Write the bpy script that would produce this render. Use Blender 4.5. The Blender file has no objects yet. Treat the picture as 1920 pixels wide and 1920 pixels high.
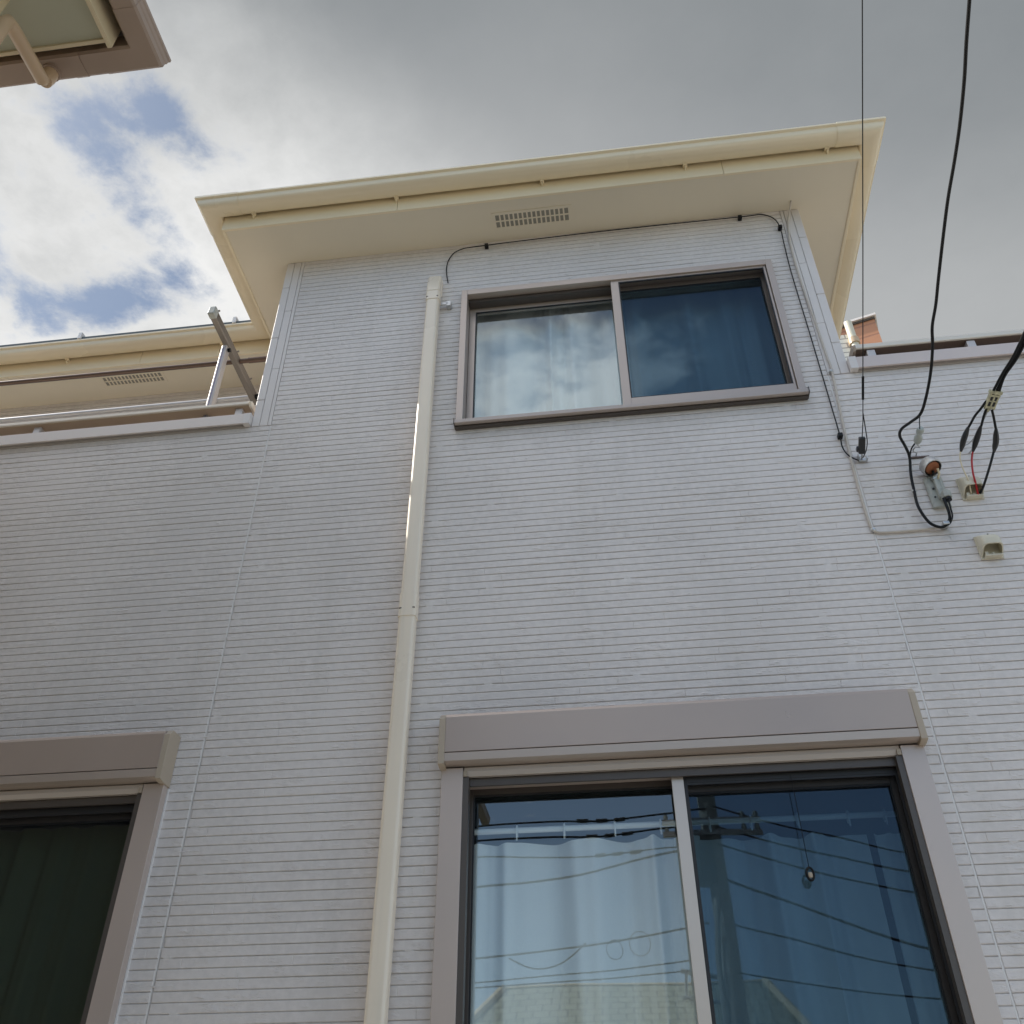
import bpy, math, random
from mathutils import Vector, Matrix
R = math.radians
scene = bpy.context.scene
col = scene.collection

# ------------------------------------------------------------------ camera
CAM_POS = Vector((0.0, -3.331, 1.6))
yaw, pitch, roll = -0.12392169, 0.64943641, -0.00310471
fw = Vector((math.sin(yaw)*math.cos(pitch), math.cos(yaw)*math.cos(pitch), math.sin(pitch)))
rt = Vector((math.cos(yaw), -math.sin(yaw), 0))
up = rt.cross(fw)
r2 = math.cos(roll)*rt + math.sin(roll)*up
u2 = -math.sin(roll)*rt + math.cos(roll)*up
cam_data = bpy.data.cameras.new('camera')
cam = bpy.data.objects.new('camera', cam_data); col.objects.link(cam)
cam.matrix_world = Matrix(((r2.x, u2.x, -fw.x, CAM_POS.x), (r2.y, u2.y, -fw.y, CAM_POS.y), (r2.z, u2.z, -fw.z, CAM_POS.z), (0, 0, 0, 1)))
cam_data.sensor_width = 36; cam_data.lens = 36*1731.42/1920
cam_data.clip_start = 0.05; cam_data.clip_end = 2000
scene.camera = cam

# ------------------------------------------------------------------ sky
SUN_EL, SUN_AZ = R(47.8), R(4)            # azimuth measured from -x towards +y
sun_dir = Vector((-math.cos(SUN_EL)*math.cos(SUN_AZ), math.cos(SUN_EL)*math.sin(SUN_AZ), math.sin(SUN_EL)))
world = bpy.data.worlds.new('World'); scene.world = world; world.use_nodes = True
nt = world.node_tree; N = nt.nodes; Lk = nt.links; N.clear()

class NB:
    """tiny node-building helper"""
    def __init__(s, nt): s.nt = nt
    def n(s, t, **k):
        nd = s.nt.nodes.new(t)
        for a, b in k.items():
            if a.startswith('i_'):
                key = a[2:]; key = int(key) if key.isdigit() else key
                sock = nd.inputs[key]
                if hasattr(b, 'is_output'): s.nt.links.new(b, sock)
                else: sock.default_value = b
            else: setattr(nd, a, b)
        return nd
    def math(s, op, a, b=0.0, c=None, clamp=False):
        nd = s.nt.nodes.new('ShaderNodeMath'); nd.operation = op; nd.use_clamp = clamp
        for i, v in enumerate((a, b) if c is None else (a, b, c)):
            if hasattr(v, 'is_output'): s.nt.links.new(v, nd.inputs[i])
            else: nd.inputs[i].default_value = v
        return nd.outputs[0]
    def ramp(s, v, a, b, lo=0.0, hi=1.0):
        nd = s.nt.nodes.new('ShaderNodeMapRange'); nd.interpolation_type = 'SMOOTHSTEP'
        s.nt.links.new(v, nd.inputs[0])
        for i, x in enumerate((a, b, lo, hi)): nd.inputs[i+1].default_value = x
        return nd.outputs[0]
    def mix(s, f, a, b):
        nd = s.nt.nodes.new('ShaderNodeMix'); nd.data_type = 'RGBA'
        for i, v in ((0, f), (6, a), (7, b)):
            if hasattr(v, 'is_output'): s.nt.links.new(v, nd.inputs[i])
            else: nd.inputs[i].default_value = v
        return nd.outputs[2]

b = NB(nt)
sky = b.n('ShaderNodeTexSky', sky_type='NISHITA', sun_disc=False)
sky.sun_elevation = SUN_EL
sky.sun_rotation = math.atan2(sun_dir.x, sun_dir.y)
sky.air_density = 1.0; sky.dust_density = 1.2; sky.ozone_density = 1.4
tc = b.n('ShaderNodeTexCoord')
sep = b.n('ShaderNodeSeparateXYZ', i_0=tc.outputs['Generated'])
dx, dy, dz = sep.outputs
zz = b.math('MAXIMUM', dz, 0.03)
px = b.math('DIVIDE', dx, zz); py = b.math('DIVIDE', dy, zz)
lay = b.n('ShaderNodeCombineXYZ', i_0=px, i_1=py, i_2=0.0).outputs[0]   # point on the cloud layer
def noise(scale, detail=6.0, rough=0.55, off=(0, 0, 0), dist=0.0, vec=None):
    mp = b.n('ShaderNodeMapping', i_0=vec or lay); mp.inputs['Location'].default_value = off
    t = b.n('ShaderNodeTexNoise', i_0=mp.outputs[0]); t.inputs['Scale'].default_value = scale
    t.inputs['Detail'].default_value = detail; t.inputs['Roughness'].default_value = rough
    t.inputs['Distortion'].default_value = dist
    return t.outputs['Fac']
def blob(x, y, rx, ry, rot=0.0):
    c, s = math.cos(rot), math.sin(rot)
    ax = b.math('SUBTRACT', px, x); ay = b.math('SUBTRACT', py, y)
    u = b.math('DIVIDE', b.math('ADD', b.math('MULTIPLY', ax, c), b.math('MULTIPLY', ay, s)), rx)
    v = b.math('DIVIDE', b.math('ADD', b.math('MULTIPLY', ax, -s), b.math('MULTIPLY', ay, c)), ry)
    d = b.math('ADD', b.math('MULTIPLY', u, u), b.math('MULTIPLY', v, v))
    return b.math('EXPONENT', b.math('MULTIPLY', d, -1.0))
def add(*v):
    o = v[0]
    for w in v[1:]: o = b.math('ADD', o, w)
    return o
n1 = noise(5.5, 8, .58, (3.1, 1.7, 0), .25)
n2 = noise(14, 6, .6, (7.3, 2.2, 0), .3)
n3 = noise(2.2, 5, .5, (1.3, 5.2, 0))
fine = add(b.math('MULTIPLY', n1, .65), b.math('MULTIPLY', n2, .35))
# openings in the cloud over the left of the house
holes = add(b.math('MULTIPLY', blob(-.545, .512, .050, .050), 1.15), b.math('MULTIPLY', blob(-.462, .512, .035, .045), 1.1),
            b.math('MULTIPLY', blob(-.425, .565, .05, .03), .40), b.math('MULTIPLY', blob(-.66, .765, .12, .045, -.15), 1.15),
            b.math('MULTIPLY', blob(-.77, .72, .05, .07), .5), b.math('MULTIPLY', blob(-.54, .61, .06, .09), .5))
n4 = noise(7.5, 10, .64, (2.3, 8.8, 0), .12)
wisp = add(b.math('MULTIPLY', b.math('SUBTRACT', n4, .5), 3.6), b.math('MULTIPLY', b.math('SUBTRACT', n2, .5), 1.6))
gap_front = b.math('MULTIPLY', b.ramp(add(b.math('MULTIPLY', holes, 1.15), wisp), .20, 1.30), b.ramp(add(px, b.math('MULTIPLY', py, -.35)), -.52, -.62))
# behind the viewer the sky is mostly open with broken cloud
back = b.ramp(dy, .15, -.35)
open_back = b.ramp(add(fine, b.math('MULTIPLY', b.ramp(dz, .70, .35), .22), b.math('MULTIPLY', b.ramp(px, .0, .25), .20)), .42, .62)
gap = add(b.math('MULTIPLY', gap_front, b.math('SUBTRACT', 1.0, back)), b.math('MULTIPLY', open_back, back))
# thickness of the cloud: thin and bright on the sun's side, heavy grey to the right
d_left = b.ramp(add(px, b.math('MULTIPLY', py, -.55), b.math('MULTIPLY', b.math('SUBTRACT', n3, .5), .35)), -.38, -.84)
d_low = add(b.ramp(py, .50, .95), b.math('MULTIPLY', blob(-.18, .62, .28, .16), .8))
bright = add(b.math('MULTIPLY', d_left, .70), b.math('MULTIPLY', b.math('SUBTRACT', n3, .5), .16), b.math('MULTIPLY', d_low, .30),
             b.math('MULTIPLY', b.math('SUBTRACT', add(b.math('MULTIPLY', fine, .5), b.math('MULTIPLY', n4, .5)), .5), b.math('ADD', b.math('MULTIPLY', d_left, 1.5), .14)), .0)
bright = b.math('MAXIMUM', b.math('MINIMUM', bright, 1.15), 0.0)
greyc = (.124, .134, .141, 1); whitec = (.435, .435, .43, 1)
cl_front = b.mix(bright, greyc, whitec)
cl_back = b.mix(fine, (.80, .80, .81, 1), (1.15, 1.13, 1.10, 1))
cloud = b.mix(back, cl_front, cl_back)
skyc = b.n('ShaderNodeVectorMath', operation='SCALE', i_0=sky.outputs[0]); nt.links.new(b.math('ADD', .50, b.math('MULTIPLY', back, .50)), skyc.inputs['Scale'])
CLOUD_GAIN = 10.0        # cloud radiance in the sky's own units (background strength 0.1)
skyt = b.n('ShaderNodeVectorMath', operation='MULTIPLY', i_0=skyc.outputs[0]); skyt.inputs[1].default_value = (.93, 1.01, 1.02)
cl = b.n('ShaderNodeVectorMath', operation='SCALE', i_0=cloud); cl.inputs['Scale'].default_value = CLOUD_GAIN
mixed = b.mix(b.math('MULTIPLY', gap, .92), cl.outputs[0], skyt.outputs[0])
bg = b.n('ShaderNodeBackground', i_0=mixed); bg.inputs[1].default_value = 0.1
out = b.n('ShaderNodeOutputWorld', i_0=bg.outputs[0])

# ------------------------------------------------------------------ sun
sd = bpy.data.lights.new('sun', 'SUN'); sd.energy = 3.2; sd.angle = R(.6); sd.color = (1, .95, .87)
so = bpy.data.objects.new('sun', sd); col.objects.link(so)
so.rotation_euler = (-sun_dir).to_track_quat('-Z', 'Y').to_euler()

scene.view_settings.view_transform = 'Standard'; scene.view_settings.look = 'None'
scene.view_settings.gamma = 1; scene.view_settings.exposure = 1.03
scene.cycles.max_bounces = 8; scene.cycles.transparent_max_bounces = 16
scene.cycles.caustics_reflective = False; scene.cycles.caustics_refractive = False

# ------------------------------------------------------------------ helpers
def tag(o, label=None, cat=None, group=None, kind=None):
    if label: o['label'] = label
    if cat: o['category'] = cat
    if group: o['group'] = group
    if kind: o['kind'] = kind
    return o
def empty(name, loc=(0, 0, 0)):
    o = bpy.data.objects.new(name, None); col.objects.link(o); o.location = loc; o.empty_display_size = .1
    return o
class MB:
    def __init__(s): s.v = []; s.f = []
    def quad(s, a, b_, c, d): i = len(s.v); s.v += [a, b_, c, d]; s.f.append((i, i+1, i+2, i+3)); return s
    def poly(s, pts): i = len(s.v); s.v += list(pts); s.f.append(tuple(range(i, i+len(pts)))); return s
    def box(s, x0, x1, y0, y1, z0, z1):
        i = len(s.v)
        s.v += [(x0, y0, z0), (x1, y0, z0), (x1, y1, z0), (x0, y1, z0), (x0, y0, z1), (x1, y0, z1), (x1, y1, z1), (x0, y1, z1)]
        for q in ((0, 3, 2, 1), (4, 5, 6, 7), (0, 1, 5, 4), (1, 2, 6, 5), (2, 3, 7, 6), (3, 0, 4, 7)): s.f.append(tuple(i+k for k in q))
        return s
    def prism(s, prof, axis, a0, a1):
        """prof: 2-D outline (counter-clockwise), extruded along axis: 'x' -> (y,z), 'y' -> (x,z), 'z' -> (x,y)"""
        def P(p, a): return {'x': (a, p[0], p[1]), 'y': (p[0], a, p[1]), 'z': (p[0], p[1], a)}[axis]
        i = len(s.v); n = len(prof)
        s.v += [P(p, a0) for p in prof] + [P(p, a1) for p in prof]
        for k in range(n): s.f.append((i+k, i+(k+1) % n, i+n+(k+1) % n, i+n+k))
        s.f.append(tuple(i+k for k in range(n))[::-1]); s.f.append(tuple(i+n+k for k in range(n)))
        return s
    def tube(s, pts, r, n=8, r1=None, prof=None, smooth=0):
        pts = [Vector(p) for p in pts]
        if smooth and len(pts) > 2:
            q = []
            for k in range(len(pts)-1):
                p0 = pts[max(k-1, 0)]; p1 = pts[k]; p2 = pts[k+1]; p3 = pts[min(k+2, len(pts)-1)]
                for j in range(smooth):
                    t = j/smooth
                    q.append(.5*((2*p1) + (p2-p0)*t + (2*p0-5*p1+4*p2-p3)*t*t + (3*p1-p0-3*p2+p3)*t**3))
            q.append(pts[-1]); pts = q
        m = len(pts); tang = []
        for k in range(m):
            t = (pts[min(k+1, m-1)]-pts[max(k-1, 0)])
            tang.append(t.normalized() if t.length > 1e-9 else Vector((0, 0, 1)))
        ref = Vector((0, 0, 1)) if abs(tang[0].z) < .9 else Vector((1, 0, 0))
        u = (ref - tang[0]*ref.dot(tang[0])).normalized()
        i0 = len(s.v)
        for k in range(m):
            u = (u - tang[k]*u.dot(tang[k]))
            u = u.normalized() if u.length > 1e-6 else tang[k].orthogonal().normalized()
            w = tang[k].cross(u)
            rr = r if not isinstance(r, (list, tuple)) else r[min(int(k*len(r)/m), len(r)-1)]
            if r1 is not None: rr = r+(r1-r)*k/(m-1)
            for j in range(n):
                a = 2*math.pi*j/n
                s.v.append(tuple(pts[k] + u*math.cos(a)*rr + w*math.sin(a)*rr))
        for k in range(m-1):
            for j in range(n):
                a = i0+k*n+j; b_ = i0+k*n+(j+1) % n
                s.f.append((a, b_, b_+n, a+n))
        s.f.append(tuple(i0+j for j in range(n))[::-1]); s.f.append(tuple(i0+(m-1)*n+j for j in range(n)))
        return s
    def lathe(s, prof, c, axis=(0, 0, 1), n=20):
        """prof: list of (radius, height) about point c along axis"""
        A = Vector(axis).normalized(); U = A.orthogonal().normalized(); W = A.cross(U); C = Vector(c)
        i0 = len(s.v); m = len(prof)
        for r_, h in prof:
            for j in range(n):
                a = 2*math.pi*j/n
                s.v.append(tuple(C + A*h + (U*math.cos(a)+W*math.sin(a))*max(r_, 1e-5)))
        for k in range(m-1):
            for j in range(n):
                a = i0+k*n+j; b_ = i0+k*n+(j+1) % n
                s.f.append((a, b_, b_+n, a+n))
        if tuple(prof[0]) == tuple(prof[-1]): return s          # a closed profile is hollow
        s.f.append(tuple(i0+j for j in range(n))[::-1]); s.f.append(tuple(i0+(m-1)*n+j for j in range(n)))
        return s
    def sweep(s, path, prof, caps=True):
        """sweep a closed (outward, z) outline along a level 2-D path with mitred corners; outward = right of travel"""
        P = [Vector(p) for p in path]; m = len(P); nrm = []
        for k in range(m-1):
            d = (P[k+1]-P[k]).normalized(); nrm.append(Vector((d.y, -d.x)))
        i0 = len(s.v); n = len(prof)
        for k in range(m):
            if k == 0: mi = nrm[0]
            elif k == m-1: mi = nrm[-1]
            else:
                a = nrm[k-1]; b_ = nrm[k]; mi = (a+b_); mi = mi/(1+a.dot(b_))
            for o, z in prof: s.v.append((P[k].x+mi.x*o, P[k].y+mi.y*o, z))
        for k in range(m-1):
            for j in range(n):
                a = i0+k*n+j; b_ = i0+k*n+(j+1) % n
                s.f.append((a, a+n, b_+n, b_))
        if caps: s.f.append(tuple(i0+j for j in range(n))); s.f.append(tuple(i0+(m-1)*n+j for j in range(n))[::-1])
        return s
    def build(s, name, mat, parent=None, smooth=False, bevel=0, label=None, autosmooth=None):
        me = bpy.data.meshes.new(name); me.from_pydata([tuple(v) for v in s.v], [], s.f); me.update()
        o = bpy.data.objects.new(name, me); col.objects.link(o)
        me.materials.append(mat)
        import bmesh
        bm = bmesh.new(); bm.from_mesh(me); bmesh.ops.recalc_face_normals(bm, faces=bm.faces)
        if smooth:
            for f in bm.faces: f.smooth = True
            ang = R(autosmooth or 35)
            for e in bm.edges:
                if len(e.link_faces) == 2 and e.calc_face_angle(0) > ang: e.smooth = False
        bm.to_mesh(me); bm.free()
        if bevel:
            md = o.modifiers.new('bevel', 'BEVEL'); md.width = bevel; md.segments = 2; md.limit_method = 'ANGLE'; md.angle_limit = R(40)
        if parent: o.parent = parent; o.matrix_parent_inverse = Matrix.Translation(parent.location).inverted()
        if label: o['label'] = label
        return o

def mat(name, base, rough=.5, metal=0.0, bump=None, var=None, spec=.5, dirt=None, streak=None):
    """base colour with optional procedural variation: var=(scale, amount), bump=(scale, strength, distance)"""
    m = bpy.data.materials.new(name); m.use_nodes = True
    t = m.node_tree; q = NB(t); p = t.nodes['Principled BSDF']
    p.inputs['Base Color'].default_value = (*base, 1); p.inputs['Roughness'].default_value = rough
    p.inputs['Metallic'].default_value = metal; p.inputs['Specular IOR Level'].default_value = spec
    tcn = q.n('ShaderNodeTexCoord')
    c = None
    if var:
        nn = q.n('ShaderNodeTexNoise', i_0=tcn.outputs['Object']); nn.inputs['Scale'].default_value = var[0]; nn.inputs['Detail'].default_value = 6
        f = q.ramp(nn.outputs['Fac'], .3, .7)
        a = tuple(x*(1-var[1]) for x in base); d = tuple(min(1, x*(1+var[1])) for x in base)
        c = q.mix(f, (*a, 1), (*d, 1))
        rr = q.math('ADD', q.math('MULTIPLY', f, .12), rough-.06)
        t.links.new(rr, p.inputs['Roughness'])
    if streak:   # rain streaks: noise stretched downwards
        mp = q.n('ShaderNodeMapping', i_0=tcn.outputs['Object']); mp.inputs['Scale'].default_value = (streak[0], streak[0], streak[0]*.05)
        nn = q.n('ShaderNodeTexNoise', i_0=mp.outputs[0]); nn.inputs['Scale'].default_value = 1; nn.inputs['Detail'].default_value = 4
        f = q.math('MULTIPLY', q.ramp(nn.outputs['Fac'], .5, .8), streak[1])
        c = q.mix(f, c if c else (*base, 1), (*streak[2], 1))
    if c: t.links.new(c, p.inputs['Base Color'])
    if bump:
        nn = q.n('ShaderNodeTexNoise', i_0=tcn.outputs['Object']); nn.inputs['Scale'].default_value = bump[0]; nn.inputs['Detail'].default_value = 5
        bp = q.n('ShaderNodeBump'); bp.inputs['Strength'].default_value = bump[1]; bp.inputs['Distance'].default_value = bump[2]
        t.links.new(nn.outputs['Fac'], bp.inputs['Height']); t.links.new(bp.outputs[0], p.inputs['Normal'])
    return m

# ------------------------------------------------------------------ materials
def siding_mat(name, base, strength=.5):
    m = bpy.data.materials.new(name); m.use_nodes = True
    t = m.node_tree; q = NB(t); p = t.nodes['Principled BSDF']
    tcn = q.n('ShaderNodeTexCoord')
    n1 = q.n('ShaderNodeTexNoise', i_0=tcn.outputs['Object']); n1.inputs['Scale'].default_value = 1.3; n1.inputs['Detail'].default_value = 5
    n2 = q.n('ShaderNodeTexNoise', i_0=tcn.outputs['Object']); n2.inputs['Scale'].default_value = 38; n2.inputs['Detail'].default_value = 4
    f = q.math('ADD', q.math('MULTIPLY', n1.outputs['Fac'], .6), q.math('MULTIPLY', n2.outputs['Fac'], .4))
    f = q.ramp(f, .38, .62)
    a = tuple(x*.93 for x in base); d = tuple(x*1.05 for x in base)
    c = q.mix(f, (*a, 1), (*d, 1))
    # faint grime runs
    mp = q.n('ShaderNodeMapping', i_0=tcn.outputs['Object']); mp.inputs['Scale'].default_value = (7, 7, .5)
    st = q.n('ShaderNodeTexNoise', i_0=mp.outputs[0]); st.inputs['Scale'].default_value = 1; st.inputs['Detail'].default_value = 5
    c = q.mix(q.math('MULTIPLY', q.ramp(st.outputs['Fac'], .52, .75), .2), c, (base[0]*.72, base[1]*.72, base[2]*.68, 1))
    t.links.new(c, p.inputs['Base Color'])
    p.inputs['Roughness'].default_value = .42; p.inputs['Specular IOR Level'].default_value = .45
    # hewn-stone relief: long chisel strokes and pits in some places only
    mp2 = q.n('ShaderNodeMapping', i_0=tcn.outputs['Object']); mp2.inputs['Scale'].default_value = (22, 22, 60); mp2.inputs['Rotation'].default_value = (0, R(24), 0)
    s1 = q.n('ShaderNodeTexNoise', i_0=mp2.outputs[0]); s1.inputs['Scale'].default_value = 1; s1.inputs['Detail'].default_value = 4; s1.inputs['Roughness'].default_value = .6
    s2 = q.n('ShaderNodeTexNoise', i_0=tcn.outputs['Object']); s2.inputs['Scale'].default_value = 9
    mask = q.ramp(s2.outputs['Fac'], .5, .66, .18, 1)
    s3 = q.n('ShaderNodeTexNoise', i_0=tcn.outputs['Object']); s3.inputs['Scale'].default_value = 130; s3.inputs['Detail'].default_value = 3
    hgt = q.math('ADD', q.math('MULTIPLY', q.ramp(s1.outputs['Fac'], .35, .62), mask), q.math('MULTIPLY', s3.outputs['Fac'], .25))
    bp = q.n('ShaderNodeBump'); bp.inputs['Strength'].default_value = strength; bp.inputs['Distance'].default_value = .0035
    t.links.new(hgt, bp.inputs['Height']); t.links.new(bp.outputs[0], p.inputs['Normal'])
    return m
M = {}
M['siding'] = siding_mat('siding_white', (.755, .707, .676), .6)
M['siding_plain'] = mat('siding_board', (.755, .707, .676), .42, bump=(60, .12, .002), var=(2, .03))
M['groove'] = mat('siding_groove', (.66, .63, .60), .6)
M['caulk'] = mat('joint_sealant', (.82, .79, .76), .45)
M['soffit'] = mat('soffit_board', (.80, .72, .565), .6, var=(1.5, .03), bump=(90, .08, .002))
M['cream'] = mat('eave_cream', (.88, .76, .54), .38, var=(1.2, .03))
M['gutter'] = mat('gutter_cream', (.88, .765, .56), .3, var=(1.0, .03))
M['pipe'] = mat('downpipe_cream', (.90, .79, .64), .3, var=(1.5, .03), streak=(25, .25, (.6, .57, .5)))
M['alu'] = mat('window_aluminium', (.51, .43, .375), .34, .35, var=(2, .03))
M['boxmetal'] = mat('shutter_box_metal', (.48, .39, .335), .32, .3, var=(1.2, .04))
M['railmetal'] = mat('guide_rail_metal', (.59, .495, .44), .34, .3, var=(1.5, .03))
M['alu_light'] = mat('aluminium_light', (.66, .59, .53), .32, .35)
M['capbeige'] = mat('cap_beige', (.47, .39, .30), .45)
M['rubber'] = mat('gasket_black', (.02, .02, .022), .5)
M['darkalu'] = mat('track_dark', (.11, .095, .085), .4, .3)
M['coping'] = mat('coping_metal', (.72, .66, .62), .35, .15, var=(1.5, .03))
M['copingR'] = mat('coping_pinkish', (.70, .60, .55), .35, .15, var=(1.5, .03))
M['rail'] = mat('handrail', (.80, .73, .63), .35, .1)
M['railbrown'] = mat('handrail_brown', (.44, .36, .29), .4, .1)
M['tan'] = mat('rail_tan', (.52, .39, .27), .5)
M['undark'] = mat('rail_dark_brown', (.16, .11, .08), .5)  # dark brown underside of the right handrail
M['post'] = mat('rail_post', (.66, .62, .60), .35, .2)
M['roof'] = mat('roof_slate', (.07, .072, .075), .7, var=(4, .2))
M['room'] = mat('room_wall', (.45, .45, .43), .9)
M['black'] = mat('cable_black', (.006, .006, .0065), .45, spec=.3)
M['tape'] = mat('tape_black', (.02, .02, .022), .35, bump=(120, .5, .002))
M['cablegrey'] = mat('cable_beige', (.58, .52, .45), .5)
M['white'] = mat('cable_ivory', (.78, .68, .48), .4)
M['red'] = mat('cable_red', (.45, .015, .02), .4)
M['steel'] = mat('galvanised_steel', (.55, .55, .54), .35, .8, var=(30, .15))
M['hood'] = mat('hood_plastic', (.66, .61, .48), .42, var=(6, .04), streak=(50, .3, (.45, .40, .3)))
M['plasticgrey'] = mat('plastic_grey', (.42, .43, .39), .5, var=(40, .12))
M['oldwhite'] = mat('plastic_aged', (.48, .45, .30), .5, var=(60, .3))
M['porcelain'] = mat('insulator_porcelain', (.44, .47, .44), .3)
M['copper'] = mat('copper_coil', (.30, .11, .05), .4, .5)
M['brownpole'] = mat('pole_brown', (.13, .085, .065), .35, .3)
M['silver'] = mat('pole_silver', (.55, .55, .56), .4, .3)
M['bracket'] = mat('bracket_aluminium', (.40, .38, .37), .4, .5)
M['bracketdark'] = mat('bracket_dark', (.22, .195, .17), .35, .5)
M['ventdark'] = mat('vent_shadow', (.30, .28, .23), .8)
M['concrete'] = mat('pole_concrete', (.50, .49, .43), .8, var=(3, .12), bump=(40, .3, .004))
M['asphalt'] = mat('asphalt', (.055, .055, .057), .85, var=(30, .2), bump=(250, .5, .004))
M['ground'] = mat('ground', (.30, .29, .26), .9, var=(.3, .2))
M['nb_soffit'] = mat('neighbour_soffit', (.50, .49, .37), .65, var=(2, .03))
M['nb_fascia'] = mat('neighbour_fascia', (.72, .60, .40), .45, var=(2, .03))
M['nb_gutter'] = mat('neighbour_gutter', (.40, .30, .235), .42, var=(2, .06))
M['nb_pipe'] = mat('neighbour_pipe', (.58, .42, .27), .38, var=(3, .04))
M['nb_wall'] = mat('neighbour_wall', (.42, .36, .28), .8, bump=(60, .3, .004), var=(1, .05))
M['tealtrim'] = mat('ridge_dark', (.05, .07, .075), .5)

def brick_mat(name, c1, c2, mortar, w, h, sc=1.0, rough=.6, axis='xz', off=.5, ms=.008):
    m = bpy.data.materials.new(name); m.use_nodes = True
    t = m.node_tree; q = NB(t); p = t.nodes['Principled BSDF']
    tcn = q.n('ShaderNodeTexCoord'); s = q.n('ShaderNodeSeparateXYZ', i_0=tcn.outputs['Object'])
    if axis == 'xz': cx = q.math('ADD', s.outputs[0], s.outputs[1])
    else: cx = s.outputs[0]
    cz = s.outputs[2] if axis == 'xz' else s.outputs[1]
    cv = q.n('ShaderNodeCombineXYZ', i_0=cx, i_1=cz)
    br = q.n('ShaderNodeTexBrick', i_0=cv.outputs[0]); br.offset = off
    br.inputs['Color1'].default_value = (*c1, 1); br.inputs['Color2'].default_value = (*c2, 1); br.inputs['Mortar'].default_value = (*mortar, 1)
    br.inputs['Scale'].default_value = 1; br.inputs['Brick Width'].default_value = w; br.inputs['Row Height'].default_value = h
    br.inputs['Mortar Size'].default_value = ms; br.inputs['Mortar Smooth'].default_value = .1
    t.links.new(br.outputs['Color'], p.inputs['Base Color']); p.inputs['Roughness'].default_value = rough
    bp = q.n('ShaderNodeBump', invert=True); bp.inputs['Distance'].default_value = .01; bp.inputs['Strength'].default_value = .6
    t.links.new(br.outputs['Fac'], bp.inputs['Height']); t.links.new(bp.outputs[0], p.inputs['Normal'])
    return m
M['orange'] = brick_mat('orange_tile', (.46, .21, .11), (.42, .19, .10), (.33, .15, .085), 3.3, .42, rough=.5, off=.0, ms=.03)
M['whitetile'] = brick_mat('white_tile', (.80, .77, .70), (.76, .73, .66), (.40, .38, .36), .22, .09, ms=.010)
M['oppwall'] = brick_mat('opposite_wall', (.33, .33, .28), (.31, .31, .26), (.2, .2, .17), 4, .12)
M['opproof'] = brick_mat('opposite_roof', (.34, .36, .27), (.30, .32, .24), (.15, .16, .12), .3, .21, axis='xy', ms=.02)

def glass_mat(name, tint, base_r, k, rough=0.0, refl=(.85, .95, 1)):
    m = bpy.data.materials.new(name); m.use_nodes = True
    t = m.node_tree; t.nodes.clear(); q = NB(t)
    ge = q.n('ShaderNodeNewGeometry'); dt = q.n('ShaderNodeVectorMath', operation='DOT_PRODUCT', i_0=ge.outputs['Incoming'], i_1=ge.outputs['Normal'])
    c5 = q.math('POWER', q.math('SUBTRACT', 1.0, q.math('ABSOLUTE', dt.outputs['Value'])), 5.0)      # Schlick, same from both sides
    f = q.math('ADD', q.math('MULTIPLY', q.math('ADD', .043, q.math('MULTIPLY', c5, .957)), k), base_r, clamp=True)
    tr = q.n('ShaderNodeBsdfTransparent'); tr.inputs[0].default_value = (*tint, 1)
    gl = q.n('ShaderNodeBsdfGlossy'); gl.inputs['Color'].default_value = (*refl, 1); gl.inputs['Roughness'].default_value = rough
    tcn = q.n('ShaderNodeTexCoord')
    nn = q.n('ShaderNodeTexNoise', i_0=tcn.outputs['Object']); nn.inputs['Scale'].default_value = 1.6; nn.inputs['Detail'].default_value = 1
    bp = q.n('ShaderNodeBump'); bp.inputs['Strength'].default_value = .35; bp.inputs['Distance'].default_value = .004
    t.links.new(nn.outputs['Fac'], bp.inputs['Height']); t.links.new(bp.outputs[0], gl.inputs['Normal'])
    mx = q.n('ShaderNodeMixShader', i_0=f, i_1=tr.outputs[0], i_2=gl.outputs[0])
    q.n('ShaderNodeOutputMaterial', i_0=mx.outputs[0])
    return m
M['glass'] = glass_mat('window_glass', (.90, .96, .96), .07, 1.5)
M['glass_blue'] = glass_mat('window_glass_sky_blue', (.52, .70, .80), .085, 1.7, refl=(.46, .70, .95))  # blue of the reflected sky put into tint and reflection colour
M['glass_dark'] = glass_mat('window_glass_shaded', (.70, .82, .80), .05, 1.4)
def screen_mat(name, cover):
    m = bpy.data.materials.new(name); m.use_nodes = True
    t = m.node_tree; t.nodes.clear(); q = NB(t)
    df = q.n('ShaderNodeBsdfDiffuse'); df.inputs[0].default_value = (.018, .019, .02, 1)
    tr = q.n('ShaderNodeBsdfTransparent')
    tcn = q.n('ShaderNodeTexCoord')
    nn = q.n('ShaderNodeTexNoise', i_0=tcn.outputs['Object']); nn.inputs['Scale'].default_value = 3
    f = q.math('ADD', q.math('MULTIPLY', nn.outputs['Fac'], .06), cover-.03)
    mx = q.n('ShaderNodeMixShader', i_0=f, i_1=tr.outputs[0], i_2=df.outputs[0])
    q.n('ShaderNodeOutputMaterial', i_0=mx.outputs[0])
    return m
M['screen'] = screen_mat('insect_mesh', .40)
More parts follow.
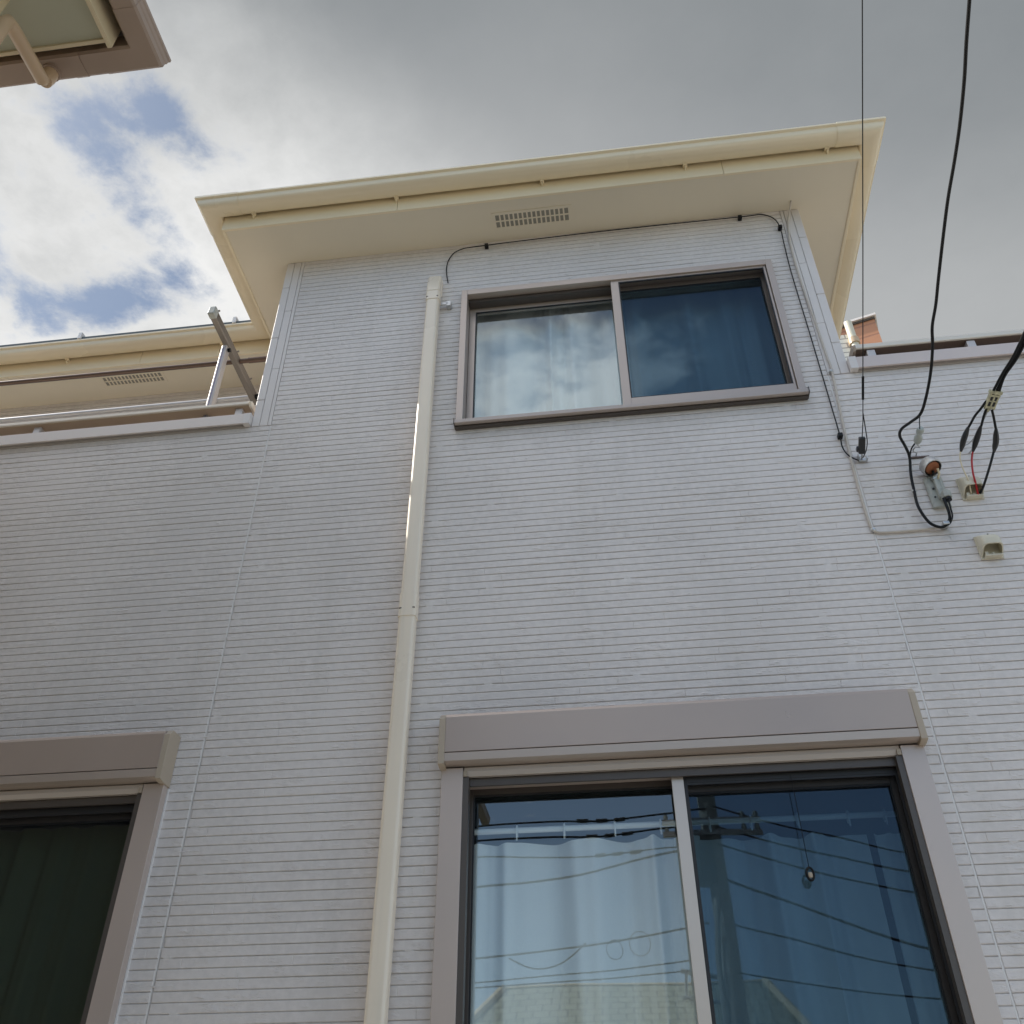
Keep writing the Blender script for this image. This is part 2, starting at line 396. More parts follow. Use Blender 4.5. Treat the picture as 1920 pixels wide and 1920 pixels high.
def curtain_mat(name, c, tl=.35):
    m = bpy.data.materials.new(name); m.use_nodes = True
    t = m.node_tree; t.nodes.clear(); q = NB(t)
    tcn = q.n('ShaderNodeTexCoord')
    wv = q.n('ShaderNodeTexNoise', i_0=tcn.outputs['Object']); wv.inputs['Scale'].default_value = 300
    cc = q.mix(wv.outputs['Fac'], tuple(x*.93 for x in c)+(1,), tuple(min(1, x*1.05) for x in c)+(1,))
    df = q.n('ShaderNodeBsdfDiffuse', i_0=cc); tl_ = q.n('ShaderNodeBsdfTranslucent', i_0=cc)
    mx = q.n('ShaderNodeMixShader', i_1=df.outputs[0], i_2=tl_.outputs[0]); mx.inputs[0].default_value = tl
    q.n('ShaderNodeOutputMaterial', i_0=mx.outputs[0])
    return m
M['curtain'] = curtain_mat('lace_curtain', (.92, .93, .91), .12)
M['curtain_green'] = curtain_mat('dark_curtain', (.25, .27, .18), .2)
M['ring'] = mat('curtain_ring', (.85, .86, .86), .35)

# ------------------------------------------------------------------ ground
def plane(name, x0, x1, y0, y1, z, m, lab, cat=None):
    o = MB().quad((x0, y0, z), (x1, y0, z), (x1, y1, z), (x0, y1, z)).build(name, m)
    o['kind'] = 'structure'; return o
plane('ground', -300, 300, -300, 300, 0, M['ground'], '')
plane('road', -80, 80, -10.5, -5.0, .004, M['asphalt'], '')
plane('path', -1.9, 12, -5.0, -.6, .006, mat('path_concrete', (.46, .45, .43), .85, var=(2, .08), bump=(90, .3, .004)), '')

# ================================================================== THE HOUSE
HX0, HX1 = -5.2, 3.4                 # lower storey
PX0, PX1 = -1.767, 1.232             # projecting upper part
SOF = 6.157
PAR = 4.86                           # parapet top (under coping)
UW = (-.687, 1.000, 4.690, 5.705)    # upper window opening (x0,x1,z0,z1)
LW = (-.680, 1.070, .60, 3.122)       # lower window incl. shutter box zone
BW = (-3.50, -1.772, .60, 3.122)      # left lower window
holes = [UW, LW, BW]
house = empty('house', (0, 0, 0))
tag(house, 'white two-storey house with ribbed siding, cream eaves and roof balconies on both sides', 'house')

# --- siding rows (35 mm pitch, 13-row panels) ---
PITCH = .035; Z_REF = 4.6193
rng = random.Random(11)
pattern = []
for r in range(13):
    xs = []; x = -6 + rng.uniform(0, .5)
    while x < 6: xs.append(x); x += rng.choice((.38, .55, .75, 1.0)) * rng.uniform(.9, 1.1)
    pattern.append(xs)
chips = []
for r in range(13):
    cs = []; x = -6 + rng.uniform(0, .5)
    while x < 6:
        for m_ in range(rng.choice((1, 1, 2, 3))):
            cs.append((x+m_*rng.uniform(.012, .03), rng.uniform(0, .010), rng.uniform(.012, .040), rng.uniform(.005, .012), rng.uniform(.0008, .0020), rng.uniform(-.003, .003)))
        x += rng.uniform(.18, .55)
    chips.append(cs)
plug = [[rng.uniform(-6, -5)+k*rng.uniform(1.1, 1.9) for k in range(8)] if r in (1, 7, 12) else [] for r in range(13)]
def spans(x0, x1, za, zb, hs):
    """x intervals of a row that are not cut by openings"""
    out_ = [(x0, x1)]
    for a, b_, c, d in hs:
        if zb <= c or za >= d: continue
        nw = []
        for u, v in out_:
            if b_ <= u or a >= v: nw.append((u, v)); continue
            if a > u: nw.append((u, a))
            if b_ < v: nw.append((b_, v))
        out_ = nw
    return [(u, v) for u, v in out_ if v-u > .004]
def siding(name, x0, x1, z0, z1, y, hs, parent, gaps=(), sgn=1, swap=False, seed=3, grid=True):
    """hewn rows on a plane facing -y (swap: facing x, sgn gives the side)"""
    rg = random.Random(seed); mb = MB(); fill = MB()
    def P(x, o, z):                                   # o = how far proud of the plane
        return (x, y-o, z) if not swap else (y+sgn*o, x, z)
    k0 = math.floor((z0-Z_REF)/PITCH)-1; k1 = math.ceil((z1-Z_REF)/PITCH)+1
    for k in range(k0, k1):
        zb = Z_REF+k*PITCH+.0037; zt = Z_REF+(k+1)*PITCH
        zb_, zt_ = max(zb, z0), min(zt, z1)
        if zt_-zb_ < .004: continue
        joints = pattern[k % 13]
        for (u, v) in spans(x0, x1, zb_, zt_, hs):
            cuts = [u]+[j for j in joints if u+.02 < j < v-.02]
            for g in gaps:
                if u+.02 < g < v-.02: cuts.append(g)
            cuts = sorted(cuts)+[v]
            for i in range(len(cuts)-1):
                a, c = cuts[i]+.0001, cuts[i+1]-.0001
                for g in gaps:
                    if abs(cuts[i]-g) < 1e-6: a = g+.004
                    if abs(cuts[i+1]-g) < 1e-6: c = g-.004
                if c-a < .006: continue
                h = rg.uniform(-.0004, .0005); j = [h+rg.uniform(-.0002, .0002) for _ in range(4)]
                bv = .0022; bt = .0022; dl = rg.choice((.0003, .0007, .0014))
                i0 = len(mb.v)
                mb.v += [P(a+bt, j[0], zb_+bv), P(c-bt, j[1], zb_+bv), P(c-bt, j[2], zt_-bt), P(a+bt, j[3], zt_-bt),
                         P(a, j[0]-dl-.0006, zb_), P(c, j[1]-dl-.0006, zb_), P(c, j[2]-dl, zt_), P(a, j[3]-dl, zt_),
                         P(a, -.0055, zb_), P(c, -.0055, zb_), P(c, -.0055, zt_), P(a, -.0055, zt_)]
                for q_ in ((0, 1, 2, 3), (4, 5, 1, 0), (5, 6, 2, 1), (6, 7, 3, 2), (7, 4, 0, 3), (8, 9, 5, 4), (9, 10, 6, 5), (10, 11, 7, 6), (11, 8, 4, 7)):
                    mb.f.append(tuple(i0+t_ for t_ in q_))
            # hewn chips: shallow wedges standing a little proud of the board
            for g, dz_, w, hh, pr, sk in chips[k % 13]:
                if u+.02 < g < v-w-.02 and zb_ < zb+.001 and zt_ > zt-.001:
                    i0 = len(mb.v); za = zb+.006+dz_; e = .0001
                    mb.v += [P(g, -e, za), P(g+w, -e, za+sk*.3), P(g+w*.9, -e, za+hh), P(g+w*.12, -e, za+hh*.8), P(g+w*.55, pr, za+hh*.10), P(g+w*.80, pr*.8, za+hh*.14)]
                    for q_ in ((0, 1, 4), (1, 2, 5, 4), (2, 3, 5), (3, 0, 4, 5)): mb.f.append(tuple(i0+t_ for t_ in q_))
            # rough spots where the stone pattern runs across the groove
            for g in plug[k % 13]:
                w = .045
                if u+.03 < g < v-w-.03:
                    i0 = len(mb.v); zz0 = zb_-.0048; zz1 = zb_+.003
                    mb.v += [P(g, -.0055, zz0), P(g+w, -.0055, zz0), P(g+w, -.0055, zz1), P(g, -.0055, zz1),
                             P(g+.010, -.0005, zz0+.0005), P(g+w-.014, -.0002, zz0+.0005), P(g+w-.010, .0006, zz1), P(g+.006, .0008, zz1)]
                    for q_ in ((4, 5, 6, 7), (0, 1, 5, 4), (1, 2, 6, 5), (2, 3, 7, 6), (3, 0, 4, 7)): mb.f.append(tuple(i0+t_ for t_ in q_))
    # backing with the openings left out
    xs = sorted({x0, x1} | {t_ for h in hs for t_ in h[:2] if x0 < t_ < x1}); zs = sorted({z0, z1} | {t_ for h in hs for t_ in h[2:] if z0 < t_ < z1})
    for i in range(len(xs)-1):
        for j_ in range(len(zs)-1):
            cx, cz = (xs[i]+xs[i+1])/2, (zs[j_]+zs[j_+1])/2
            if any(h[0] < cx < h[1] and h[2] < cz < h[3] for h in hs): continue
            a, c, d, e = xs[i], xs[i+1], zs[j_], zs[j_+1]
            mb.quad(P(a, -.0053, d), P(c, -.0053, d), P(c, -.0053, e), P(a, -.0053, e))
    for g in gaps: pass
    return mb
# front wall: lower storey and parapets, then the projection
wall = siding('wall', HX0, HX1, .35, PAR-.028, 0, holes, house, gaps=(-1.663, 1.129))
w_up = siding('wall', PX0+.105, PX1-.103, PAR-.028, SOF, 0, holes, house, seed=5)
wall.f += [tuple(i+len(wall.v) for i in f) for f in w_up.f]; wall.v += w_up.v
w_side = siding('wall', 0.0, .96, PAR-.9, SOF, PX0, [], house, swap=True, sgn=-1, seed=8)
w_set = siding('wall', HX0, PX0, 3.9, SOF, .96, [(-3.4, -2.2, 3.9, 5.45)], house, seed=9)
for w_ in (w_side, w_set):
    wall.f += [tuple(i+len(wall.v) for i in f) for f in w_.f]; wall.v += w_.v
wall.build('wall', M['siding'], house)
# plain body behind the siding, corner boards, plinth, top strips
bd = MB()
for (a, c) in ((HX0, BW[0]), (BW[1], LW[0]), (LW[1], HX1)): bd.box(a, c, .0075, .14, 0, 3.122)
for (a, c) in ((BW[0], BW[1]), (LW[0], LW[1])): bd.box(a, c, .0075, .14, 0, .6)
bd.box(HX0, HX1, .0075, .14, 3.122, 4.69)
bd.box(HX0, PX0, .0075, .14, 4.69, PAR); bd.box(PX1, HX1, .0075, .14, 4.69, PAR)
bd.box(PX0+.009, UW[0], .0075, .14, 4.69, SOF+.1); bd.box(UW[1], PX1-.004, .0075, .14, 4.69, SOF+.1); bd.box(UW[0], UW[1], .0075, .14, 5.705, SOF+.1)
bd.box(PX0+.009, PX0+.15, .14, .97, 3.9, SOF+.1)                     # side wall of the projection
bd.box(HX0, -3.4, .968, 1.1, 3.9, SOF+.1); bd.box(-2.2, PX0+.009, .968, 1.1, 3.9, SOF+.1); bd.box(-3.4, -2.2, .968, 1.1, 5.45, SOF+.1)
bd.box(PX1-.15, PX1-.004, .14, 4.2, 3.9, SOF+.1)
bd.box(HX0, PX0, .14, .96, 3.7, 3.9); bd.box(PX1, HX1, .14, 4.2, 3.7, 3.9)      # balcony floors
bd.box(HX0, HX0+.14, .14, 5, 0, PAR); bd.box(HX1-.14, HX1, .14, 5, 0, PAR); bd.box(HX0+.14, HX1-.14, 4.86, 5.0, 0, PAR)
bd.build('wall_core', M['groove'], house)
cb = MB()
for x0, x1, cuts in ((PX0-.003, PX0+.040, (5.02, 5.5, 5.93)), (PX0+.043, PX0+.083, (5.25, 5.72)), (PX0+.086, PX0+.103, ()),
                     (PX1-.101, PX1-.084, ()), (PX1-.081, PX1-.043, (5.2, 5.68)), (PX1-.040, PX1+.003, (5.05, 5.42, 5.9))):
    zc = [PAR-.028]+list(cuts)+[SOF]
    cb = MB()
    for i in range(len(zc)-1): cb.box(x0, x1, -.0012, .0074, zc[i]+.0012, zc[i+1]-.0012)
    cb.build('corner_board', M['siding_plain'], house, bevel=.0035 if x0 < PX0 or x1 > PX1 else .0008)
for y0, y1 in ((.0, .06),):                                        # return of the corner board on both cheeks
    MB().box(PX0-.0032, PX0+.008, .0075, y1, PAR-.028, SOF-.001).build('corner_board', M['siding_plain'], house)
    MB().box(PX1-.008, PX1+.0032, .0075, y1, PAR-.028, SOF-.001).build('corner_board', M['siding_plain'], house)
for a_ in ((HX0, PX0-.004), (PX1+.004, HX1)): MB().box(a_[0], a_[1], -.0005, .0074, PAR-.027, PAR).build('trim_strip', M['siding_plain'], house)
MB().box(HX0, HX1, -.008, .0074, .30, .345).build('plinth_trim', M['alu'], house)
for xa, xb in ((-1.663, -1.668), (1.129, 1.129)):
    jt = MB(); i0 = len(jt.v); w = .0032
    jt.v += [(xb-w, .0015, .35), (xb+w, .0015, .35), (xa+w, .0015, PAR-.03), (xa-w, .0015, PAR-.03)]; jt.f.append((i0, i0+1, i0+2, i0+3))
    jt.build('sealant_joint', M['caulk'], house)
sw = MB().box(PX1-.004, PX1+.004, .06, 4.2, 3.9, SOF)                # right cheek
sw.build('side_wall', M['siding_plain'], house)

# --- rooms behind the glass ---
rm = MB()
def room(x0, x1, y0, y1, z0, z1):
    rm.quad((x0, y1, z0), (x1, y1, z0), (x1, y1, z1), (x0, y1, z1))
    rm.quad((x0, y0, z0), (x0, y1, z0), (x0, y1, z1), (x0, y0, z1)); rm.quad((x1, y0, z0), (x1, y1, z0), (x1, y1, z1), (x1, y0, z1))
    rm.quad((x0, y0, z0), (x1, y0, z0), (x1, y1, z0), (x0, y1, z0)); rm.quad((x0, y0, z1), (x1, y0, z1), (x1, y1, z1), (x0, y1, z1))
room(-1.2, 1.06, .142, 3.6, 3.92, 6.10)
room(-1.6, 3.2, .142, 3.4, .5, 3.05+.1)
room(-5.0, -1.62, .142, 3.4, .5, 3.05+.1)
rm.build('interior_wall', M['room'], house)

# --- roof, soffit, fascia, gutter ---
path = [(HX0-.35, .66), (-2.075, .66), (-2.075, -.288), (1.538, -.288), (1.538, 5.2)]
sf = MB()
def slab(pts, z, t=.012):
    sf.poly([(x, y, z) for x, y in pts][::-1]); sf.poly([(x, y, z+t) for x, y in pts])
slab([(-2.060, -.273), (1.523, -.273), (1.523, -.0), (-2.060, -.0)], SOF)
slab([(-2.060, 0.0), (PX0+.008, 0.0), (PX0+.008, .675), (-2.060, .675)], SOF)
slab([(HX0-.35, .675), (PX0+.008, .675), (PX0+.008, .97), (HX0-.35, .97)], SOF)
slab([(PX1-.008, 0.0), (1.523, 0.0), (1.523, 5.2), (PX1-.008, 5.2)], SOF)
soffit = sf.build('soffit', M['soffit'], house)
# fascia in lengths with butt joints
fa = MB(); fprof = [(0.0, 6.150), (.0, 6.325), (-.016, 6.325), (-.016, 6.150)]
fa.sweep([(HX0-.35, .66), (-3.02, .66)], fprof); fa.sweep([(-3.018, .66), (-2.075, .66), (-2.075, -.288), (-1.036, -.288)], fprof)
fa.sweep([(-1.034, -.288), (.80, -.288)], fprof); fa.sweep([(.802, -.288), (1.538, -.288), (1.538, 2.6)], fprof); fa.sweep([(1.538, 2.602), (1.538, 5.2)], fprof)
fa.build('fascia', M['cream'], house, bevel=.002)
gprof = [(.010, 6.300), (.012, 6.262), (.022, 6.250), (.070, 6.238), (.098, 6.240), (.112, 6.250), (.118, 6.266), (.121, 6.286), (.134, 6.290), (.134, 6.302), (.126, 6.303), (.112, 6.292), (.108, 6.262), (.094, 6.249), (.070, 6.246), (.026, 6.258), (.018, 6.300)]
gt = MB()
gt.sweep(path, gprof)
gt.build('gutter', M['gutter'], house, smooth=True, autosmooth=50)
gs = MB()      # outside corner pieces and couplings: a hair prouder than the runs
def shell(pr, d):
    return [(.008, 6.298), (.009, 6.260), (.020, 6.248-d), (.070, 6.236-d), (.099, 6.2375-d), (.114, 6.249), (.120+d, 6.265), (.1225+d, 6.284), (.1355+d, 6.288), (.1355+d, 6.304), (.126, 6.3045), (.120, 6.290), (.114, 6.262), (.097, 6.243), (.070, 6.2405), (.022, 6.253), (.013, 6.298)]
gs.sweep([(-2.075, -.168), (-2.075, -.288), (-1.955, -.288)], shell(gprof, .0005))
gs.build('gutter_corner', M['gutter'], house, smooth=True, autosmooth=50)
gs = MB(); gs.sweep([(1.415, -.288), (1.538, -.288), (1.538, -.168)], shell(gprof, .0005))
gs.build('gutter_corner', M['gutter'], house, smooth=True, autosmooth=50)
for bx in (-1.89, -1.04, -.20, .60, 1.37):
    k = MB().box(bx-.012, bx+.012, -.288-.030, -.288-.001, 6.243, 6.252); k.box(bx-.004, bx+.004, -.288-.020, -.288-.001, 6.222, 6.244)
    k.build('gutter_bracket', M['cream'], house)
for bx in (-4.4, -3.55, -2.45):
    k = MB().box(bx-.012, bx+.012, .66-.030, .66-.001, 6.243, 6.252); k.box(bx-.004, bx+.004, .66-.020, .66-.001, 6.222, 6.244)
    k.build('gutter_bracket', M['cream'], house)
rf = MB(); E = 6.335; RZ = 7.15
P0, P1, P2, P3 = (-2.12, -.33, E), (1.58, -.33, E), (1.58, 5.3, E), (HX0-.4, 5.3, E); P4, P5 = (HX0-.4, .55, E), (-2.12, .55, E)
R0, R1, R2 = (-.27, 1.5, RZ), (-.27, 3.6, RZ), (HX0+1.5, 2.9, RZ)
for f_ in ((P0, P1, R0), (P1, P2, R1, R0), (P5, P0, R0), (P4, P5, R0, R2), (P2, P3, R2, R1), (P3, P4, R2), (R0, R1, R2)): rf.poly(f_)
for a, c in ((P0, P1), (P1, P2), (P2, P3), (P3, P4), (P4, P5), (P5, P0)): rf.quad(a, c, (c[0], c[1], E-.02), (a[0], a[1], E-.02))
rf.poly([(p[0], p[1], E-.02) for p in (P0, P1, P2, P3, P4, P5)])
roof = rf.build('roof', M['roof'], house)
dr = MB().box(HX0-.4, -2.13, .530, .549, 6.308, 6.326); dr.build('drip_edge', M['tealtrim'], roof)
for bx in (-4.35, -3.42, -2.335): MB().box(bx-.012, bx+.012, .520, .560, 6.306, 6.362).build('snow_guard', M['caulk'], roof)

def soffit_vent(x0, x1, y0, y1):
    fr = MB(); z = SOF
    fr.box(x0-.018, x1+.018, y0-.016, y0, z-.005, z-.0005); fr.box(x0-.018, x1+.018, y1, y1+.016, z-.005, z-.0005)
    fr.box(x0-.018, x0, y0, y1, z-.005, z-.0005); fr.box(x1, x1+.018, y0, y1, z-.005, z-.0005)
    n = 16; w = (x1-x0)/n; ym = (y0+y1)/2
    for i in range(1, n): fr.box(x0+i*w-.0045, x0+i*w+.0045, y0, y1, z-.004, z-.001)
    fr.box(x0, x1, ym-.004, ym+.004, z-.0045, z-.0012)
    o = fr.build('soffit_vent', M['soffit'], house)
    MB().box(x0, x1, y0, y1, z-.0010, z-.0004).build('vent_shade_plate', M['ventdark'], o)  # thin plate, shade of the slots given by its dark colour
soffit_vent(-.486, -.067, -.180, -.096)
soffit_vent(-3.33, -2.915, .757, .833)

# --- copings and balcony handrails ---
cl_ = MB(); cl_.prism([(-.030, 4.836), (-.030, 4.902), (-.026, 4.906), (.165, 4.900), (.165, 4.836), (.155, 4.836), (.155, 4.862), (-.020, 4.862), (-.020, 4.836)], 'x', HX0, PX0-.038)
cl_.build('coping', M['coping'], house)
MB().prism([(-.031, 4.834), (-.031, 4.904), (-.027, 4.908), (.166, 4.902), (.166, 4.834)], 'x', PX0-.038, PX0-.004).build('coping_end', M['siding_plain'], house)
cr_ = MB(); cr_.prism([(-.030, 4.836), (-.030, 4.906), (-.026, 4.910), (.165, 4.904), (.165, 4.836), (.155, 4.836), (.155, 4.862), (-.020, 4.862), (-.020, 4.836)], 'x', PX1+.040, HX1)
cr_.build('coping', M['copingR'], house)
MB().prism([(-.031, 4.834), (-.031, 4.912), (-.027, 4.916), (.166, 4.908), (.166, 4.834)], 'x', PX1+.004, PX1+.040).build('coping_end', M['siding_plain'], house)
def handrail(x0, x1, xs, mrail, mcap, end_x, z0, z1, under):
    o = MB().prism([(-.018, z0), (-.021, z0+.004), (-.021, z1-.005), (-.015, z1), (.112, z1), (.118, z1-.005), (.118, z0)], 'x', x0, x1).build('handrail', mrail, house, bevel=.001)
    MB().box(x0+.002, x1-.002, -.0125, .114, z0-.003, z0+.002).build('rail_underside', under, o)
    for x in xs: MB().box(x-.020, x+.020, .002 if x < 0 else -.010, .050, 4.904, z0-.0035).build('rail_post', M['post'], o, bevel=.004)
    w = .012
    a, c = (end_x, end_x+w) if end_x > 0 else (end_x-w, end_x)
    MB().prism([(-.014, z0-.012), (-.026, z0+.010), (-.026, z1-.012), (-.010, z1+.004), (.114, z1+.004), (.126, z1-.01), (.126, z0-.012)], 'x', min(x0, end_x) if end_x > 0 else x1, x0 if end_x > 0 else x1+.012).build('rail_cap', mcap, o, bevel=.003)
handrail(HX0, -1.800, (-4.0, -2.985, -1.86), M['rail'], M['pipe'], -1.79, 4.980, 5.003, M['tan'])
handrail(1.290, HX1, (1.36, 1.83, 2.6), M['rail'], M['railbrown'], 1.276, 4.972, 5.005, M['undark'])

# --- downpipe (leans a touch, as installed) ---
def dpx(z): return -.854+(z-2.1)*.0035
pb = MB()
def rrect(cx, cy, hx, hy, r, n=9):
    pts = []
    for sx, sy, a0 in ((1, 1, 0), (-1, 1, 90), (-1, -1, 180), (1, -1, 270)):
        for k in range(n+1):
            a = R(a0+90*k/n); pts.append((cx+sx*(hx-r)+r*math.cos(a), cy+sy*(hy-r)+r*math.sin(a)))
    return pts
def pipe_run(mb, z0, z1, hx, hy, cy=-.058, r=.016):
    a = rrect(dpx(z0), cy, hx, hy, r); c = rrect(dpx(z1), cy, hx, hy, r); i = len(mb.v); n = len(a)
    mb.v += [(x, y, z0) for x, y in a]+[(x, y, z1) for x, y in c]
    for k in range(n): mb.f.append((i+k, i+(k+1) % n, i+n+(k+1) % n, i+n+k))
    mb.f.append(tuple(i+k for k in range(n))[::-1]); mb.f.append(tuple(i+n+k for k in range(n)))
pipe_run(pb, .05, 5.62, .0355, .0285)
pipe = pb.build('downpipe', M['pipe'], house, smooth=True)
pk = MB(); pipe_run(pk, 3.585, 3.70, .0385, .0315); pk.build('pipe_coupling', M['pipe'], pipe, smooth=True)
for z in (3.620, 5.612):
    for sx_ in (-1, 1): MB().box(dpx(z)+sx_*.028-.005, dpx(z)+sx_*.028+.005, -.0902, -.086, z, z+.004).build('coupling_notch', M['rubber'], pipe)
pk = MB(); pipe_run(pk, 5.595, 5.66, .0385, .0315); pk.build('pipe_coupling', M['pipe'], pipe, smooth=True)
el = MB(); x_ = dpx(5.7)
a_ = [(-.0895, 5.66), (-.0895, 5.735), (-.072, 5.762), (-.072, 5.80), (-.060, 5.822), (-.0, 5.826), (-.0, 5.70), (-.028, 5.66)]
el.prism(a_, 'x', x_-.037, x_+.037); el.build('pipe_elbow', M['pipe'], pipe, bevel=.010, smooth=True)
for z in (5.60, 3.50, 1.4):
    k = MB(); k.box(dpx(z)+.034, dpx(z)+.075, -.034, -.026, z, z+.016); k.box(dpx(z)+.070, dpx(z)+.092, -.034, -.0, z-.010, z+.026)
    if z > 4: k.build('pipe_bracket', M['steel'], pipe)

# --- windows ---
def frame_ring(mb, x0, x1, z0, z1, w, y0, y1, wb=None, wt=None):
    wb = wb or w; wt = wt or w
    mb.box(x0, x0+w, y0, y1, z0, z1); mb.box(x1-w, x1, y0, y1, z0, z1)
    mb.box(x0+w, x1-w, y0, y1, z1-wt, z1); mb.box(x0+w, x1-w, y0, y1, z0, z0+wb)
def pane(name, x0, x1, z0, z1, y, m, parent, t=.0):
    return MB().quad((x0, y, z0), (x1, y, z0), (x1, y, z1), (x0, y, z1)).build(name, m, parent)
# upper window
x0, x1, z0, z1 = UW
w = MB(); frame_ring(w, x0-.004, x1+.004, z0+.010, z1+.004, .034, -.030, .010, wb=.012, wt=.040); frame_ring(w, x0+.0005, x1-.0005, z0+.0105, z1-.0005, .028, .0101, .125, wb=.020)
uw = w.build('window', M['alu'], house, bevel=.0015)
s = MB(); s.prism([(-.030, z0-.004), (-.052, z0-.004), (-.054, z0+.016), (-.048, z0+.020), (-.030, z0+.022)], 'x', x0-.008, x1+.008)
s.build('sill', M['alu'], uw, bevel=.001)
MB().box(x0-.006, x1+.006, -.028, -.002, z0-.012, z0-.0045).build('sill_seal', M['darkalu'], uw)
MB().box(x0-.0075, x1+.0075, -.0295, .001, z0+.0225, z0+.0325).build('gap_shade_strip', M['rubber'], uw)  # black strip painted in for the shade of the open gap
for e in (x0-.010, x1+.006): MB().box(e, e+.004, -.056, -.003, z0-.008, z0+.024).build('sill_cap', M['darkalu'], uw)
mx = .155
def sash(name, x0, x1, z0, z1, y0, y1, wl, wr, wb, wt, m, parent, gm, glabel=None, scr=None):
    k = MB(); k.box(x0, x0+wl, y0, y1, z0, z1); k.box(x1-wr, x1, y0, y1, z0, z1); k.box(x0+wl, x1-wr, y0, y1, z0, z0+wb); k.box(x0+wl, x1-wr, y0, y1, z1-wt, z1)
    o = k.build(name, m, parent, bevel=.0015)
    g = MB(); gx0, gx1, gz0, gz1 = x0+wl, x1-wr, z0+wb, z1-wt; t = .006
    g.box(gx0, gx0+t, y0+.001, y0+.008, gz0, gz1); g.box(gx1-t, gx1, y0+.001, y0+.008, gz0, gz1); g.box(gx0+t, gx1-t, y0+.001, y0+.008, gz0, gz0+t*.6); g.box(gx0+t, gx1-t, y0+.001, y0+.008, gz1-t*1.3, gz1)
    g.build('gasket', M['rubber'], o)
    if gm: pane('glass_pane', gx0, gx1, gz0, gz1, (y0+y1)/2, gm, o)
    if scr: pane('insect_mesh', gx0, gx1, gz0, gz1, y0+.006, scr, o)
    return o
def sashes_to(win): pass
sub = sash('sash', x0+.030, mx+.030, z0+.062, z1-.036, .062, .092, .034, .040, .040, .048, M['alu'], uw, M['glass'])
sub = sash('sash', mx-.010, x1-.028, z0+.062, z1-.036, .030, .058, .034, .030, .040, .030, M['alu'], uw, M['glass_blue'])
sub = sash('screen_sash', mx-.020, x1-.034, z0+.040, z1-.036, -.020, -.002, .042, .010, .048, .012, M['alu'], uw, None, scr=M['screen'])
# dark strip standing in for the shade of the recess above the left sash
MB().box(x0+.032, mx-.022, .012, .060, z1-.058, z1-.034).build('head_track_shade', M['darkalu'], uw)

# big sliding windows with shutter boxes
def big_window(x0, x1, top, split, gmat, scr_mat, left_visible=True):
    zt = top; zb = .62; F0, F1 = -.040, .010
    w = MB()
    w.box(x0, x0+.082, F0, .0, zb, zt-.19); w.box(x1-.082, x1, F0, .0, zb, zt-.19)             # guide rails
    w.box(x0, x0+.05, .0005, .125, zb, zt-.001); w.box(x1-.05, x1, .0005, .125, zb, zt-.001)
    w.box(x0+.05, x1-.05, .0005, .125, zt-.235, zt-.001); w.box(x0+.05, x1-.05, .0005, .125, zb, zb+.05)
    o = w.build('window', M['railmetal'], house, bevel=.0015)
    # shutter box: gently curved cover, lower lip
    by = -.090
    cov = MB().prism([(-.001, zt+.012), (by+.020, zt+.012), (by+.004, zt+.006), (by, zt-.006), (by+.002, zt-.145), (-.001, zt-.145)], 'x', x0+.018, x1-.018)
    sb = cov.build('shutter_box', M['boxmetal'], o, bevel=.0015)
    MB().prism([(-.001, zt-.149), (by+.001, zt-.149), (by+.003, zt-.180), (by+.022, zt-.184), (-.001, zt-.184)], 'x', x0+.018, x1-.018).build('box_lip', M['alu'], o, bevel=.001)
    for a, c in ((x0-.006, x0+.018), (x1-.018, x1+.006)):
        MB().prism([(-.001, zt+.014), (by+.022, zt+.014), (by-.001, zt-.010), (by-.001, zt-.190), (by+.030, zt-.196), (-.001, zt-.196)], 'x', a, c).build('box_end_cap', M['capbeige'], sb, bevel=.002)
    # bottom slat of the rolled-up shutter and its end clips
    sl = MB().prism([(-.036, zt-.190), (-.038, zt-.206), (-.030, zt-.222), (-.012, zt-.222), (-.012, zt-.185), (-.030, zt-.185)], 'x', x0+.086, x1-.086).build('shutter_slat', M['alu_light'], o, bevel=.001)
    for a in (x0+.084, x1-.098): MB().box(a, a+.014, -.042, -.036, zt-.224, zt-.203).build('slat_clip', M['capbeige'], sl)
    MB().box(x0+.0822, x1-.0822, -.010, .0, zt-.252, zt-.2235).build('head_track_shade', M['darkalu'], o)
    MB().box(x0+.0822, x0+.104, -.034, .0, zb, zt-.2245).build('side_track', M['darkalu'], o)
    MB().box(x1-.104, x1-.0822, -.034, .0, zb, zt-.2245).build('side_track', M['darkalu'], o)
    for a in (x0-.0065, x1+.0005): MB().box(a, a+.006, -.005, .006, zb, zt-.20).build('sealant_bead', M['caulk'], o)
    gx0, gx1 = x0+.095, x1-.095
    sash('sash', gx0-.02, split+.030, zb+.04, zt-.212, .070, .098, .030, .040, .06, .045, M['darkalu'], o, gmat)
    sash('sash', split-.010, gx1+.02, zb+.04, zt-.212, .038, .066, .034, .050, .06, .085, M['darkalu'], o, M['glass_blue'] if gmat is M['glass'] else gmat)
    MB().box(split-.020, split+.0235, .010, .028, zb+.03, zt-.236).build('screen_stile', M['alu_light'], o, bevel=.0015)
    sash('screen_sash', split+.024, gx1+.012, zb+.03, zt-.236, .012, .026, .006, .020, .06, .035, M['rubber'], o, None, scr=scr_mat)
    return o
big_window(LW[0], LW[1], 3.122, .190, M['glass'], M['screen'])
big_window(BW[0], BW[1], 3.122, -2.65, M['glass_dark'], M['screen'])

